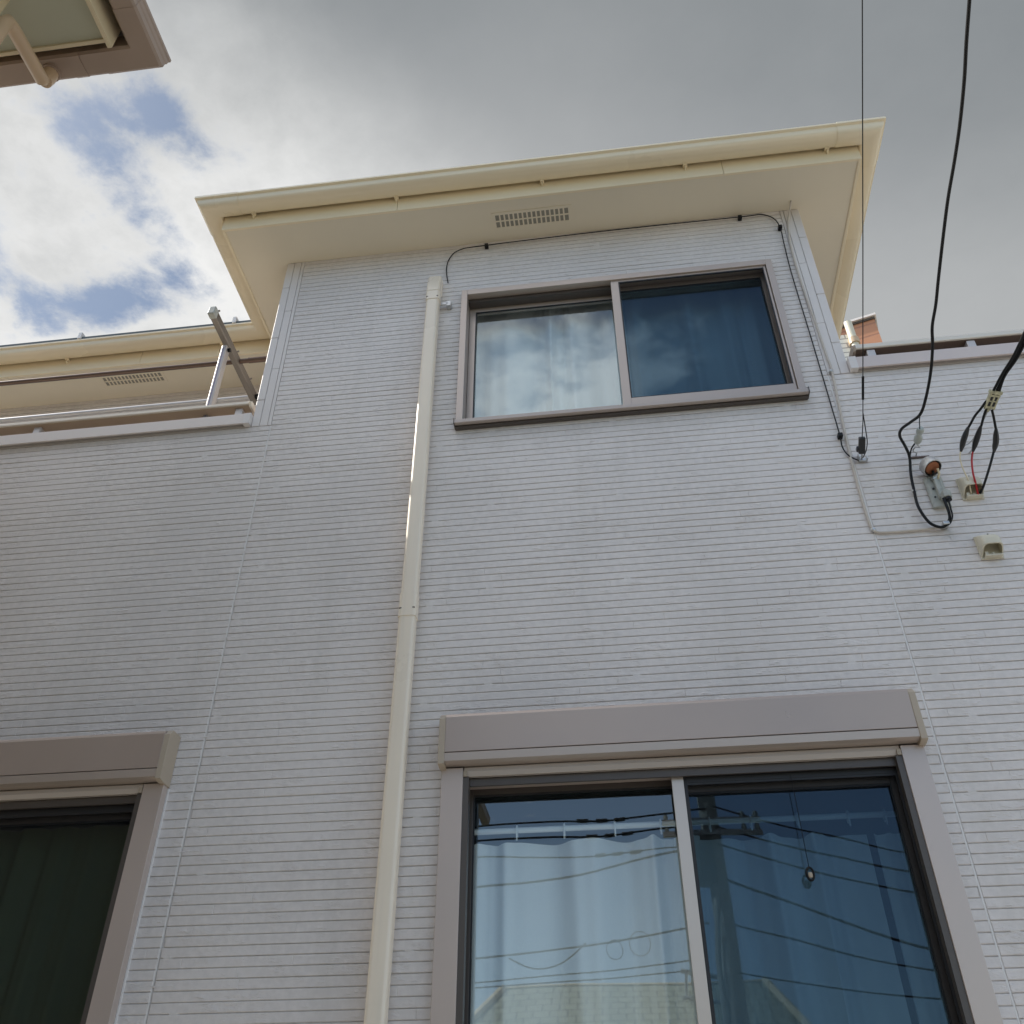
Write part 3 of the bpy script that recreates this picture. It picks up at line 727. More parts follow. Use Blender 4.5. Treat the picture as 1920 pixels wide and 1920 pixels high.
# ================================================================== curtains (inside the rooms)
def curtain(x0, x1, z0, z1, y, folds, m, label, group, seed, amp=.022, flare=0.0):
    rg = random.Random(seed); ph = [rg.uniform(0, 6.28) for _ in range(6)]
    nx = int((x1-x0)/.008); nz = 14; mb = MB()
    for j in range(nz+1):
        v = j/nz; z = z1+(z0-z1)*v
        for i in range(nx+1):
            u = i/nx
            uu = u + flare*v*math.sin(u*9+ph[0])*.02
            a = amp*(.45+.55*v)*(1+.5*math.sin(u*5.1+ph[1]))
            t = u*folds*2*math.pi+ph[2]+1.6*math.sin(u*7.7+ph[3])+.7*math.sin(u*17+ph[4])
            yy = y + a*math.sin(t) + .3*a*math.sin(2.3*t+ph[5])
            mb.v.append((x0+(x1-x0)*uu, yy, z+.003*math.cos(t)*(1-v)))
    for j in range(nz):
        for i in range(nx):
            a = j*(nx+1)+i; mb.f.append((a, a+1, a+nx+2, a+nx+1))
    o = mb.build('curtain', m, smooth=True, autosmooth=80)
    return tag(o, label, 'curtain', group)
G = 'curtains behind the house windows'
curtain(-.70, .20, 4.55, 5.80, .190, 4, M['curtain'], 'pale curtain behind the clear left pane of the upper window', G, 1, .034)
curtain(.16, 1.00, 4.55, 5.79, .190, 4, M['curtain'], 'pale curtain behind the dark screened right pane of the upper window', G, 2, .034)
curtain(-.60, .26, .7, 2.715, .190, 4, M['curtain'], 'white lace curtain hung on rings behind the left pane of the big lower window', G, 5, .055, 1)
curtain(.20, .86, .7, 2.700, .190, 3, M['curtain'], 'wide white curtain behind the screened right pane of the big lower window', G, 6, .055, 1)
curtain(.88, 1.00, .7, 2.690, .175, 1, M['curtain'], 'narrow white curtain strip hanging at the far right edge of the big lower window', G, 9, .018, 1)
curtain(-3.48, -1.82, .7, 2.85, .175, 12, M['curtain_green'], 'dark green curtain behind the shaded window at lower left', G, 8, .035)
rod = MB().tube([(-.62, .165, 2.756), (1.02, .165, 2.756)], .011, 10).build('curtain_rod', M['ring'], smooth=True)
tag(rod, 'white curtain rod carrying rings across the big lower window', 'curtain rod')
for i, x in enumerate((-.42, -.24, -.05, .12, .30, .45, .62, .80, .93)):
    pts = [(x, .165+.019*math.cos(a), 2.752+.021*math.sin(a)) for a in [R(20*k) for k in range(-5, 12)]]
    pts.append((x, .165-.012, 2.715))
    MB().tube(pts, .0035, 6).build('curtain_ring', M['ring'], rod, smooth=True)

def pull_cord(x, z0, z1, label, y=.004):
    t = MB().tube([(x, y, z1), (x+.001, y, (z0+z1)/2), (x+.002, y, z0+.03)], .0013, 6).build('pull_cord', M['black'], smooth=True)
    tag(t, label, 'pull cord', 'shutter pull cords')
    k = MB(); n = 14
    k.tube([(x+.002+.012*math.sin(a), y, z0+.008+.021*math.cos(a)) for a in [2*math.pi*i/n for i in range(n+1)]], .0042, 8)
    k.build('cord_grip', M['black'], t, smooth=True)
    MB().lathe([(.0, -.010), (.007, -.008), (.008, 0), (.007, .008), (0, .010)], (x+.002, y, z0+.004), (0, 0, 1), 10).build('grip_weight', M['capbeige'], t, smooth=True)
pull_cord(.597, 2.505, 2.86, 'black pull cord with oval grip hanging before the big lower window')
pull_cord(-2.60+.50-.48, 2.46, 2.86, 'black pull cord hanging before the dark window at lower left', y=.004)

# ================================================================== balcony laundry hardware
br = empty('drying_bracket', (-2.056, .06, 4.90))
tag(br, 'grey metal laundry-pole bracket standing on the left balcony parapet', 'bracket')
MB().box(-2.071, -2.041, .030, .075, 4.905, 5.52).build('bracket_post', M['bracket'], br, bevel=.004)
MB().box(-2.0575, -2.0545, .0285, .0300, 4.91, 5.50).build('post_groove', mat('groove_blue', (.16, .15, .30), .5), br)
arm = MB(); A0, A1 = Vector((-2.072, -.130, 5.60)), Vector((-2.040, .50, 5.52))
d_ = (A1-A0).normalized(); sx = Vector((1, 0, 0)); up_ = sx.cross(d_).normalized()
if up_.z < 0: up_ = -up_
def obox(mb, A, B, hw, hh, ux, uz):
    i = len(mb.v)
    for P_ in (A, B):
        for a, c in ((-1, -1), (1, -1), (1, 1), (-1, 1)): mb.v.append(tuple(P_+ux*hw*a+uz*hh*c))
    for q_ in ((0, 1, 2, 3), (7, 6, 5, 4), (0, 4, 5, 1), (1, 5, 6, 2), (2, 6, 7, 3), (3, 7, 4, 0)): mb.f.append(tuple(i+t_ for t_ in q_))
obox(arm, A0, A1, .017, .030, sx, up_)
armo = arm.build('bracket_arm', M['bracketdark'], br, bevel=.004)
cap = MB(); obox(cap, A0-d_*.03, A0+d_*.012, .0195, .033, sx, up_); cap.build('arm_end_cap', M['plasticgrey'], br, bevel=.005)
for t_ in (.02, .30, .50):
    P_ = A0.lerp(A1, t_/.63)+up_*.03
    MB().tube([P_, P_+up_*.028, P_+up_*.05+d_*.012], .006, 6).build('arm_hook', M['bracketdark'], br, smooth=True)
piv = MB().lathe([(.0, -.03), (.012, -.03), (.012, .03), (0, .03)], (-2.056, .055, 5.50), (1, 0, 0), 10).build('pivot_bolt', M['black'], br, smooth=True)
def pole(pts, r, m, label, ends=True, sleeve=None, sm=None):
    o = MB().tube(pts, r, 12).build('drying_pole', m, smooth=True); tag(o, label, 'laundry pole', 'laundry poles on the left balcony')
    e = Vector(pts[-1]); dd = (e-Vector(pts[0])).normalized()
    MB().tube([e-dd*.10, e-dd*.002, e+dd*.012], r*1.18, 12).build('pole_cap', sm or m, o, smooth=True)
    if sleeve: MB().tube([Vector(sleeve), Vector(sleeve)+dd*.055], r*1.35, 12).build('pole_sleeve', M['silver'], o, smooth=True)
    return o
pole([(-4.2, .19, 5.562), (-1.885, .205, 5.566)], .0145, M['brownpole'], 'brown laundry pole under the left balcony eave')
p_ = pole([(-4.2, .44, 5.505), (-1.93, .455, 5.520)], .0145, M['silver'], 'silver laundry pole just above the left balcony rail', sleeve=(-2.32, .452, 5.517), sm=M['black'])

# ================================================================== wall fixtures on the right
def hood(x0, x1, z0, z1, label, depth=.060):
    root = empty('cable_hood', ((x0+x1)/2, 0, z0)); tag(root, label, 'cable hood', 'plastic cable hoods on the wall')
    cx = (x0+x1)/2; hw = (x1-x0)/2
    # back plate
    MB().box(x0-.004, x1+.004, -.006, -.0005, z0-.002, z1+.002).build('back_plate', M['hood'], root, bevel=.002)
    # domed shell, open at the bottom; slopes back to the wall at the top
    sh = MB(); n = 16
    def ring(dep, z):
        pts = []
        for k in range(n+1):
            a = math.pi*k/n; c, s_ = math.cos(a), math.sin(a)
            e = .45
            pts.append((cx-hw*math.copysign(abs(c)**e, c), -.006-(dep-.006)*abs(s_)**e, z))
        return pts
    rings = [ring(.010, z1), ring(depth*.55, z1-.010), ring(depth*.85, z1-.026), ring(depth, z1-.045), ring(depth*1.02, z0+.016)]
    rings_in = [[(cx+(x-cx)*.90, y*.90, z) for x, y, z in ring(depth*1.02, z0+.016)], [(cx+(x-cx)*.90, y*.88, z) for x, y, z in ring(depth, z1-.045)], [(cx+(x-cx)*.86, y*.7, z) for x, y, z in ring(depth*.7, z1-.020)]]
    def cut(rg_, k_):          # slanted mouth: the front lip stops higher than the sides
        return [(x, y, z-.012+.036*min(1, abs(y)/(depth*.9))*k_) for x, y, z in rg_]
    rings[-1] = cut(rings[-1], 1.0); rings_in[0] = cut(rings_in[0], 1.0)
    alln = rings+rings_in; i0 = len(sh.v)
    for rg_ in alln: sh.v += rg_
    for a in range(len(alln)-1):
        for k in range(n): b0 = i0+a*(n+1)+k; sh.f.append((b0, b0+1, b0+n+2, b0+n+1))
    sh.f.append(tuple(i0+k for k in range(n+1)))
    sh.f.append(tuple(i0+(len(alln)-1)*(n+1)+k for k in range(n+1)))
    sh.build('hood_shell', M['hood'], root, smooth=True, autosmooth=50)
    MB().lathe([(0, 0), (.004, 0), (.0035, -.0015), (0, -.002)], (cx, -depth*.62, z1-.011), (0, 1, .6), 10).build('screw', M['steel'], root, smooth=True)
    k = MB(); k.box(x0+.008, x1-.006, -.030, -.006, z0, z0+.008); k.box(x0+.010, x0+.022, -.028, -.006, z0+.008, z0+.022); k.box(cx-.004, cx+.006, -.026, -.006, z0+.008, z0+.018)
    k.build('cable_tray', M['hood'], root, bevel=.0015)
    return root
hood(1.530, 1.612, 4.020, 4.132, 'beige cable hood on the wall with white, red and black wires entering it')
hood(1.515, 1.597, 3.715, 3.825, 'empty beige cable hood, lowest fixture on the right wall')

# optical terminal: grey bracket plate with a coil drum on top
tb = empty('cable_terminal', (1.43, 0, 4.0)); tag(tb, 'grey cable terminal plate with a round coiled drum on its top, on the right wall', 'cable terminal')
tp_ = MB().prism([(1.394, -.002), (1.394, -.012), (1.406, -.020), (1.456, -.020), (1.470, -.012), (1.470, -.002)], 'z', 3.985, 4.150)
tp_.build('mounting_plate', M['plasticgrey'], tb, bevel=.002)
MB().box(1.424, 1.440, -.040, -.0205, 4.02, 4.14).build('terminal_rib', M['plasticgrey'], tb, bevel=.002)
MB().box(1.412, 1.420, -.026, -.0205, 4.075, 4.082).build('slot', M['rubber'], tb)
MB().lathe([(0, 0), (.004, 0), (.004, .003), (0, .003)], (1.412, -.0205, 4.035), (0, -1, 0), 8).build('slot', M['rubber'], tb)
cl2 = MB().prism([(1.428, -.030), (1.432, -.062), (1.450, -.068), (1.466, -.058), (1.470, -.030)], 'z', 4.005, 4.040); cl2.build('strain_clamp', M['plasticgrey'], tb, bevel=.003)
MB().lathe([(0, 0), (.014, 0), (.015, -.012), (0, -.014)], (1.448, -.050, 4.004), (0, 0, 1), 12).build('gland', M['black'], tb, smooth=True)
ax = Vector((-.25, .42, 1)).normalized(); cdr = Vector((1.428, -.060, 4.160))
MB().lathe([(.038, 0), (.0415, .002), (.042, .038), (.038, .046), (.024, .048), (0, .049), (0, .042), (.036, .039), (.038, .034), (.038, 0)], cdr, ax, 24).build('drum_cap', M['steel'], tb, smooth=True, autosmooth=30)
MB().lathe([(0, 0), (.035, 0), (.035, .003), (0, .003)], cdr+ax*.028, ax, 20).build('drum_inside', M['black'], tb)
dk = MB()
for k in range(4): dk.lathe([(.020, 0), (.030, .002), (.030, .006), (.020, .008)], cdr+ax*(.002+.008*k), ax, 18)
dk.build('coil', M['copper'], tb, smooth=True)
MB().tube([(1.430, -.026, 4.13), (1.428, -.040, 4.142), (1.429, -.050, 4.156)], .006, 8).build('drum_neck', M['black'], tb, smooth=True)
MB().tube([(1.446, -.028, 4.125), (1.450, -.05, 4.14), (1.444, -.064, 4.155)], .005, 8).build('drum_wire', M['white'], tb, smooth=True)
ak = MB()
ak.tube([(1.420, -.022, 4.13), (1.424, -.04, 4.12), (1.436, -.04, 4.128), (1.440, -.022, 4.122)], .004, 6)
ak.build('terminal_lug', M['steel'], tb, smooth=True)

# --- cables on and to the wall ---
def cable(name, pts, r, m, label, cat='cable', group=None, parent=None, sm=6):
    o = MB().tube(pts, r, 8, smooth=sm).build(name, m, parent, smooth=True)
    if parent is None: tag(o, label, cat, group)
    return o
def clipbox(p, parent, m, s_=.011, name='cable_clip'):
    x, y, z = p
    return MB().box(x-s_, x+s_, -.030, -.001, z-s_, z+s_).build(name, m, parent, bevel=.003)
sc = cable('black_cord', [(-0.776,-0.010,5.811),(-0.790,-0.010,5.932),(-0.775,-0.010,6.032),(-0.718,-0.012,6.098),(-0.558,-0.018,6.108),(0.182,-0.014,6.128),(0.900,-0.018,6.118),(1.017,-0.012,6.128),(1.083,-0.012,6.080),(1.102,-0.018,5.979),(1.100,-0.010,5.831),(1.095,-0.010,5.581),(1.099,-0.010,5.100),(1.101,-0.010,4.604),(1.099,-0.016,4.430),(1.096,-.014,4.36),(1.114,-.010,4.31),(1.150,-.012,4.276)], .0032, M['black'], 'thin black cord clipped under the eave and down beside the upper window')
for p in ((-.558, 0, 6.102), (.900, 0, 6.112), (1.102, 0, 5.985), (1.099, 0, 4.425)): clipbox(p, sc, M['black'])
bc = cable('beige_cable', [(1.190,-0.06,6.157),(1.169,-0.012,6.086),(1.149,-0.008,5.991),(1.131,-0.008,5.779),(1.133,-0.008,5.444),(1.142,-0.008,5.214),(1.148,-0.008,4.958),(1.151,-0.008,4.846),(1.131,-0.008,4.516),(1.120,-0.008,4.290),(1.116,-0.008,4.077),(1.119,-0.008,3.925),(1.132,-0.008,3.888),(1.181,-0.008,3.880),(1.300,-0.008,3.880),(1.404,-0.012,3.882)], .0055, M['cablegrey'], 'beige cable running down the wall corner and across to the terminal')
for p in ((1.146, 0, 4.846), (1.126, 0, 3.898)): MB().lathe([(0, 0), (.011, 0), (.012, .006), (.006, .013), (0, .014)], (p[0], -.004, p[2]), (0, -1, 0), 10).build('cable_clip', M['steel'], bc, smooth=True)
MB().box(1.398, 1.424, -.045, -.002, 3.876, 3.892).build('cable_clip', M['steel'], bc, bevel=.003)

tk = cable('telephone_cable', [(1.2,-11.6,7.55),(1.22,-8,6.48),(1.25,-5,5.61),(1.26,-3.6,5.20),(1.265,-2.7,4.94),(1.27,-2.2,4.79),(1.276,-1.887,4.702),(1.284,-1.800,4.676),(1.295,-1.680,4.642),(1.307,-1.570,4.610),(1.315,-1.438,4.571),(1.317,-1.318,4.537),(1.315,-1.192,4.500),(1.319,-1.060,4.462),(1.326,-.9,4.415),(1.332,-0.795,4.385),(1.332,-0.705,4.359),(1.346,-0.619,4.334),(1.355,-0.504,4.300),(1.352,-0.385,4.266),(1.340,-0.320,4.247),(1.323,-0.250,4.270),(1.306,-0.180,4.296),(1.309,-0.130,4.298),(1.338,-0.080,4.276),(1.352,-0.050,4.240),(1.341,-0.030,4.159),(1.336,-0.020,4.078),(1.327,-0.030,3.984),(1.346,-0.030,3.906),(1.374,-0.030,3.876),(1.402,-0.030,3.873),(1.427,-0.040,3.897),(1.432,-0.050,3.931),(1.428,-0.056,4.000)], .0063, M['black'], 'thick black cable looping down the right wall to the cable terminal')
cable('cord_branch', [(1.397,-0.030,3.871),(1.425,-0.040,3.880),(1.440,-0.050,3.908),(1.442,-0.056,3.945),(1.446,-0.056,4.000)], .0036, M['black'], '', parent=tk)
MB().lathe([(0, 0), (.010, .001), (.011, .006), (.006, .012), (0, .013)], (1.336, -.012, 4.078), (0, -1, 0), 10).build('cable_clip', M['steel'], tk, smooth=True)
def rodpart(name, pts, r, m, parent, sm=5): return MB().tube(pts, r, 8, smooth=sm).build(name, m, parent, smooth=True)
ig = empty('porcelain_insulator', (1.377, 0, 4.26)); tag(ig, 'grey strain insulator hooked to the wall beside the thick black cable', 'insulator')
rodpart('messenger_wire', [(1.340,-0.320,4.247),(1.354,-0.260,4.261),(1.368,-0.205,4.262)], .0022, M['black'], ig, 0)
A_, B_ = Vector((1.370, -.215, 4.263)), Vector((1.378, -.100, 4.266)); dd = (B_-A_).normalized()
MB().lathe([(0, 0), (.012, .003), (.0165, .014), (.015, .030), (.009, .042), (.010, .050), (.0175, .062), (.0175, .085), (.012, .100), (0, .108)], A_, dd, 14).build('insulator_body', M['porcelain'], ig, smooth=True)
rodpart('wall_hook', [(1.379,-0.105,4.268),(1.391,-0.090,4.261),(1.396,-.078,4.270),(1.380,-0.070,4.276),(1.374,-0.055,4.272),(1.386,-0.040,4.276),(1.400,-.02,4.285),(1.402,0.000,4.288)], .0032, M['steel'], ig)
rodpart('tail_wire', [(1.372,-0.100,4.274),(1.363,-0.070,4.270),(1.354,-0.048,4.243)], .0035, M['black'], ig)
MB().box(1.375, 1.455, -.006, -.0005, 4.270, 4.278).build('hook_plate', M['brownpole'], ig)

dw = cable('drop_wire', [(1.30,-11.7,7.60),(1.15,-6,5.99),(0.967,-1.809,4.749),(1.05,-1.03,4.522),(1.132,-0.250,4.297),(1.137,-0.165,4.272)], .0021, M['black'], 'thin black wire dropping straight to the small dark connector box on the wall', sm=0)
rodpart('wire_joint', [(1.110,-.46,4.358),(1.121,-.355,4.327)], .0052, M['black'], dw, 0)
cable('wire_tail', [(1.128,-0.290,4.308),(1.146,-0.210,4.276),(1.160,-0.150,4.266),(1.162,-0.100,4.257),(1.161,-0.040,4.268)], .0022, M['black'], '', parent=dw)
ib = empty('wall_anchor', (1.16, 0, 4.28)); tag(ib, 'small black anchor block on a steel wall hook at the end of the thin wire', 'anchor')
A_, B_ = Vector((1.137, -.170, 4.276)), Vector((1.143, -.092, 4.250)); dd = (B_-A_).normalized(); k = MB()
obox(k, A_, B_, .014, .009, Vector((1, 0, 0)), dd.cross(Vector((1, 0, 0))).normalized()); k.build('anchor_block', M['tape'], ib, bevel=.004)
MB().box(1.120, 1.132, -.120, -.098, 4.252, 4.272).build('anchor_ear', M['tape'], ib, bevel=.003)
rodpart('wall_hook', [(1.143,-0.094,4.251),(1.150,-.070,4.262),(1.160,-0.040,4.278),(1.168,0.000,4.289)], .004, M['steel'], ib)
k = MB(); k.box(1.150, 1.186, -.012, -.0005, 4.272, 4.288); k.box(1.148, 1.154, -.038, -.001, 4.276, 4.306); k.box(1.182, 1.188, -.028, -.001, 4.272, 4.290)
k.build('hook_plate', M['steel'], ib, bevel=.002)

pw = cable('power_cable', [(1.9,-11.6,7.3),(1.83,-6,5.75),(1.77,-3.0,4.95),(1.77,-1.9,4.69),(1.77,-1.4,4.585),(1.750,-1.0,4.495),(1.734,-0.667,4.412),(1.723,-0.585,4.396),(1.705,-0.482,4.375),(1.681,-0.404,4.360),(1.661,-0.315,4.342)], .0056, M['black'], 'black service cable coming from the right into the yellowed spreader, left strand', group='strands of the power cable at the right edge')
cable('power_cable', [(1.93,-11.6,7.3),(1.85,-6,5.74),(1.78,-3.0,4.95),(1.78,-1.9,4.69),(1.78,-1.4,4.575),(1.760,-1.0,4.495),(1.743,-0.649,4.410),(1.732,-0.567,4.394),(1.715,-0.473,4.377),(1.693,-0.392,4.361),(1.675,-0.306,4.343)], .0056, M['black'], 'black service cable at the right edge, middle strand above the yellowed spreader', group='strands of the power cable at the right edge')
cable('power_cable', [(1.96,-11.6,7.3),(1.87,-6,5.73),(1.79,-3.0,4.95),(1.79,-1.9,4.69),(1.79,-1.4,4.565),(1.770,-1.0,4.495),(1.750,-0.635,4.405),(1.739,-0.553,4.389),(1.720,-0.466,4.372),(1.692,-0.388,4.357),(1.687,-0.305,4.341)], .0056, M['black'], 'black service cable at the right edge, right strand above the yellowed spreader', group='strands of the power cable at the right edge')
# spreader clamp
sp_ = empty('cable_spreader', (1.66, -.27, 4.32)); tag(sp_, 'yellowed plastic spreader clamp holding the three power strands', 'cable clamp')
A_, B_ = Vector((1.675, -.318, 4.345)), Vector((1.655, -.238, 4.313)); dd = (B_-A_).normalized(); sxx = (Vector((1, 0, 0))-dd*dd.x).normalized(); uzz = dd.cross(sxx).normalized()
k = MB(); obox(k, A_, A_+dd*.014, .026, .011, sxx, uzz)
obox(k, A_+dd*.018, A_+dd*.026, .023, .010, sxx, uzz); obox(k, A_+dd*.070, A_+dd*.080, .022, .010, sxx, uzz)
for o_ in (-.019, .0, .018): obox(k, A_+dd*.010+sxx*o_, A_+dd*.085+sxx*o_, .0035, .009, sxx, uzz)
obox(k, A_+dd*.045-sxx*.0, A_+dd*.050, .020, .008, sxx, uzz)
k.build('clamp_body', M['oldwhite'], sp_, bevel=.0015)
k = MB()
for o_ in (-.0095, .009): obox(k, A_+dd*.016+sxx*o_, A_+dd*.078+sxx*o_, .005, .006, sxx, uzz)
k.build('clamp_insert', M['rubber'], sp_)
k = MB(); C_ = A_+dd*.080; i = len(k.v)
k.tube([C_, C_+dd*.018-sxx*.004, C_+dd*.030-sxx*.008], .010, 8, r1=.004); k.build('clamp_tail', M['oldwhite'], sp_, smooth=True)
rodpart('stay_wire', [(1.650,-0.235,4.305),(1.637,-0.160,4.292),(1.622,-0.072,4.287),(1.612,-.03,4.30),(1.606,0.000,4.318)], .0028, M['steel'], sp_)
rodpart('stay_hook', [(1.624,-0.075,4.291),(1.634,-0.055,4.289),(1.636,-.03,4.280),(1.630,-.015,4.276),(1.628,0.000,4.278)], .004, M['steel'], sp_)
def splice(pa, sl, tail, mt, rt_, label):
    root = empty('wire_splice', sl[1]); tag(root, label, 'cable splice', 'taped splices under the spreader')
    rodpart('upper_wire', pa, .0052, M['black'], root)
    P = [Vector(p) for p in sl]; L = []
    rs = [.0055, .009, .0115, .0125, .0125, .012, .0105, .0075, .005]
    m_ = MB(); pts = []
    for q_ in range(9):
        t = q_/8; pts.append(P[0].lerp(P[1], t*2) if t < .5 else P[1].lerp(P[2], t*2-1))
    n = 10; i0 = len(m_.v); ax_ = (P[2]-P[0]).normalized(); U = ax_.orthogonal().normalized(); W = ax_.cross(U)
    for q_, p in enumerate(pts):
        for j in range(n):
            a = 2*math.pi*j/n; m_.v.append(tuple(p+(U*math.cos(a)+W*math.sin(a))*rs[q_]))
    for q_ in range(8):
        for j in range(n): a = i0+q_*n+j; b_ = i0+q_*n+(j+1) % n; m_.f.append((a, b_, b_+n, a+n))
    m_.build('tape_wrap', M['tape'], root, smooth=True)
    rodpart('lower_wire', tail, rt_, mt, root)
splice([(1.650,-0.275,4.330),(1.641,-0.270,4.330),(1.621,-0.250,4.312),(1.601,-0.220,4.300),(1.587,-0.195,4.284),(1.580,-0.170,4.279)], [(1.580,-0.175,4.281),(1.558,-0.135,4.240),(1.547,-0.100,4.208)], [(1.547,-0.102,4.212),(1.538,-0.090,4.178),(1.541,-0.075,4.130),(1.551,-0.060,4.083),(1.559,-0.026,4.036)], M['white'], .0030, 'leftmost taped black splice, with an ivory wire below it')
splice([(1.645,-0.245,4.313),(1.637,-0.220,4.297),(1.629,-0.180,4.273)], [(1.628,-0.182,4.274),(1.612,-0.130,4.239),(1.595,-0.100,4.202)], [(1.596,-0.102,4.206),(1.583,-0.090,4.167),(1.575,-0.075,4.112),(1.576,-0.060,4.065),(1.584,-0.026,4.026)], M['red'], .0042, 'middle taped black splice, with a red wire below it')
splice([(1.665,-0.245,4.305),(1.673,-0.220,4.285),(1.683,-0.180,4.252)], [(1.683,-0.183,4.252),(1.682,-0.140,4.212),(1.672,-0.110,4.180)], [(1.673,-0.112,4.186),(1.645,-0.100,4.128),(1.621,-0.080,4.080),(1.600,-0.055,4.040),(1.592,-0.030,4.030)], M['black'], .0052, 'rightmost taped black splice, with a black wire below it')

# ================================================================== NEIGHBOUR EAVE (upper left)
NH = 5.95
nb = empty('neighbour_house', (-6, -6, 0)); tag(nb, 'neighbouring house whose brown-guttered eave juts into the upper left corner', 'house')
npath = [(-9.5, -1.487), (-2.092, -1.487), (-2.092, -9.5)]   # fascia line; outward must be +y then +x
def rev(pr): return pr
class _: pass
npath2 = [(-2.092, -9.5), (-2.092, -1.484), (-9.5, -1.484)]   # travelling +y: right side = +x ; travelling -x: right side = +y
nf = MB(); nf.sweep([(-2.092, -9.5), (-2.092, -1.472)], [(0, 5.905), (0, 6.10), (-.022, 6.10), (-.022, 5.905)])
nf.sweep([(-2.116, -1.484), (-9.5, -1.484)], [(0, 5.935), (0, 6.10), (-.018, 6.10), (-.018, 5.935)])
nf.build('fascia', M['nb_fascia'], nb, bevel=.002)
nsf = MB(); nsf.quad((-2.107, -1.502, NH), (-2.107, -9.5, NH), (-9.5, -9.5, NH), (-9.5, -1.502, NH)); nsf.build('soffit', M['nb_soffit'], nb)
ngp = [(.045, 6.09), (.045, 5.985), (.055, 5.972), (.150, 5.972), (.160, 5.980), (.162, 6.01), (.167, 6.02), (.169, 6.045), (.175, 6.052), (.175, 6.066), (.165, 6.066), (.150, 5.985), (.060, 5.985), (.055, 6.09)]
ng = MB(); ng.sweep(npath2, ngp); ngo = ng.build('gutter', M['nb_gutter'], nb)
k = MB()
def ngs(d): return [(.043, 6.09), (.043, 5.983-d), (.054, 5.970-d), (.151, 5.970-d), (.1625, 5.979), (.1645, 6.01), (.1695, 6.019), (.1715, 6.043), (.1775, 6.050), (.1775, 6.068), (.165, 6.068), (.16, 5.983), (.056, 5.983), (.050, 6.09)]
k.sweep([(-2.092, -1.607), (-2.092, -1.484), (-2.20, -1.484)], ngs(.0005)); k.build('gutter_corner', M['nb_gutter'], nb)
k = MB(); k.sweep([(-2.30, -1.484), (-2.36, -1.484)], ngs(.003)); k.build('gutter_coupling', M['nb_gutter'], nb)
nr = MB(); nr.quad((-2.0, -1.36, 6.10), (-2.0, -9.6, 6.10), (-5.8, -9.6, 7.9), (-5.8, -5.2, 7.9)); nr.quad((-2.0, -1.36, 6.10), (-5.8, -5.2, 7.9), (-5.8, -5.2, 7.9), (-9.6, -1.36, 6.10)); nr.quad((-9.6, -1.36, 6.1), (-5.8, -5.2, 7.9), (-5.8, -9.6, 7.9), (-9.6, -9.6, 6.1))
nr.build('roof', M['roof'], nb)
nw = MB().box(-9.3, -2.47, -9.3, -1.74, 0, NH-.001); nwo = nw.build('wall', M['nb_wall'], nb)
MB().box(-2.485, -2.450, -1.765, -1.725, 0, NH-.002).build('corner_trim', M['nb_fascia'], nb)
# gutter outlet, elbows and downpipe back to the wall
rodp = MB().tube([(-2.465, -1.372, 5.975), (-2.465, -1.372, 5.915), (-2.470, -1.377, 5.880)], .036, 16).build('outlet', M['nb_pipe'], nb, smooth=True)
MB().tube([(-2.466, -1.371, 5.950), (-2.467, -1.373, 5.895), (-2.467, -1.395, 5.868), (-2.466, -1.39, 5.858), (-2.432, -1.66, 5.790), (-2.427, -1.695, 5.772), (-2.427, -1.705, 5.735), (-2.427, -1.705, .1)], .0315, 16).build('downpipe', M['nb_pipe'], nb, smooth=True, autosmooth=60)
MB().lathe([(.03, 0), (.043, 0), (.043, .02), (.03, .02)], (-2.465, -1.372, 5.952), (0, 0, 1), 16).build('outlet_collar', M['nb_gutter'], nb, smooth=True)

# ================================================================== buildings behind on the right
ob = empty('orange_building', (8, 15, 0)); tag(ob, 'distant orange tiled building showing over the right balcony rail', 'building')
C0 = Vector((7.451, 14.0)); dL = (Vector((6.70, 14.225))-C0).normalized(); dN = Vector((-dL.y, dL.x))
if dN.y < 0: dN = -dN
k = MB(); Z1 = 20.35
quadp = [C0, C0+dL*5, C0+dL*5+dN*7, C0+dN*7]
k.prism([(p.x, p.y) for p in quadp], 'z', 0, Z1); k.build('wall', M['orange'], ob)
k = MB(); q_ = [C0-dL*.06-dN*.10, C0+dL*5.06-dN*.10, C0+dL*5.06+dN*7.06, C0-dL*.06+dN*7.06]
k.prism([(p.x, p.y) for p in q_], 'z', Z1, Z1+.07); k.build('parapet_cap', M['coping'], ob)
k = MB(); q_ = [C0-dL*.02-dN*.04, C0+dL*5.02-dN*.04, C0+dL*5.02+dN*7.02, C0-dL*.02+dN*7.02]
k.prism([(p.x, p.y) for p in q_], 'z', Z1-.06, Z1-.002); k.build('parapet_trim', M['darkalu'], ob)
wt = empty('white_tiled_house', (3.5, 6, 0)); tag(wt, 'white tiled house with a beige drainpipe, seen in the gap right of the projecting eave', 'house')
MB().box(2.0, 3.60, 6.02, 9, 0, 11.42).build('wall', M['whitetile'], wt)
k = MB().tube([(3.628, 5.97, 11.60), (3.630, 5.97, 11.2), (3.63, 5.97, 6)], .055, 12).build('drainpipe', M['hood'], wt, smooth=True)
MB().lathe([(.05, 0), (.075, 0), (.075, .10), (.05, .10)], (3.63, 5.97, 11.16), (0, 0, 1), 12).build('pipe_collar', M['nb_pipe'], wt, smooth=True)

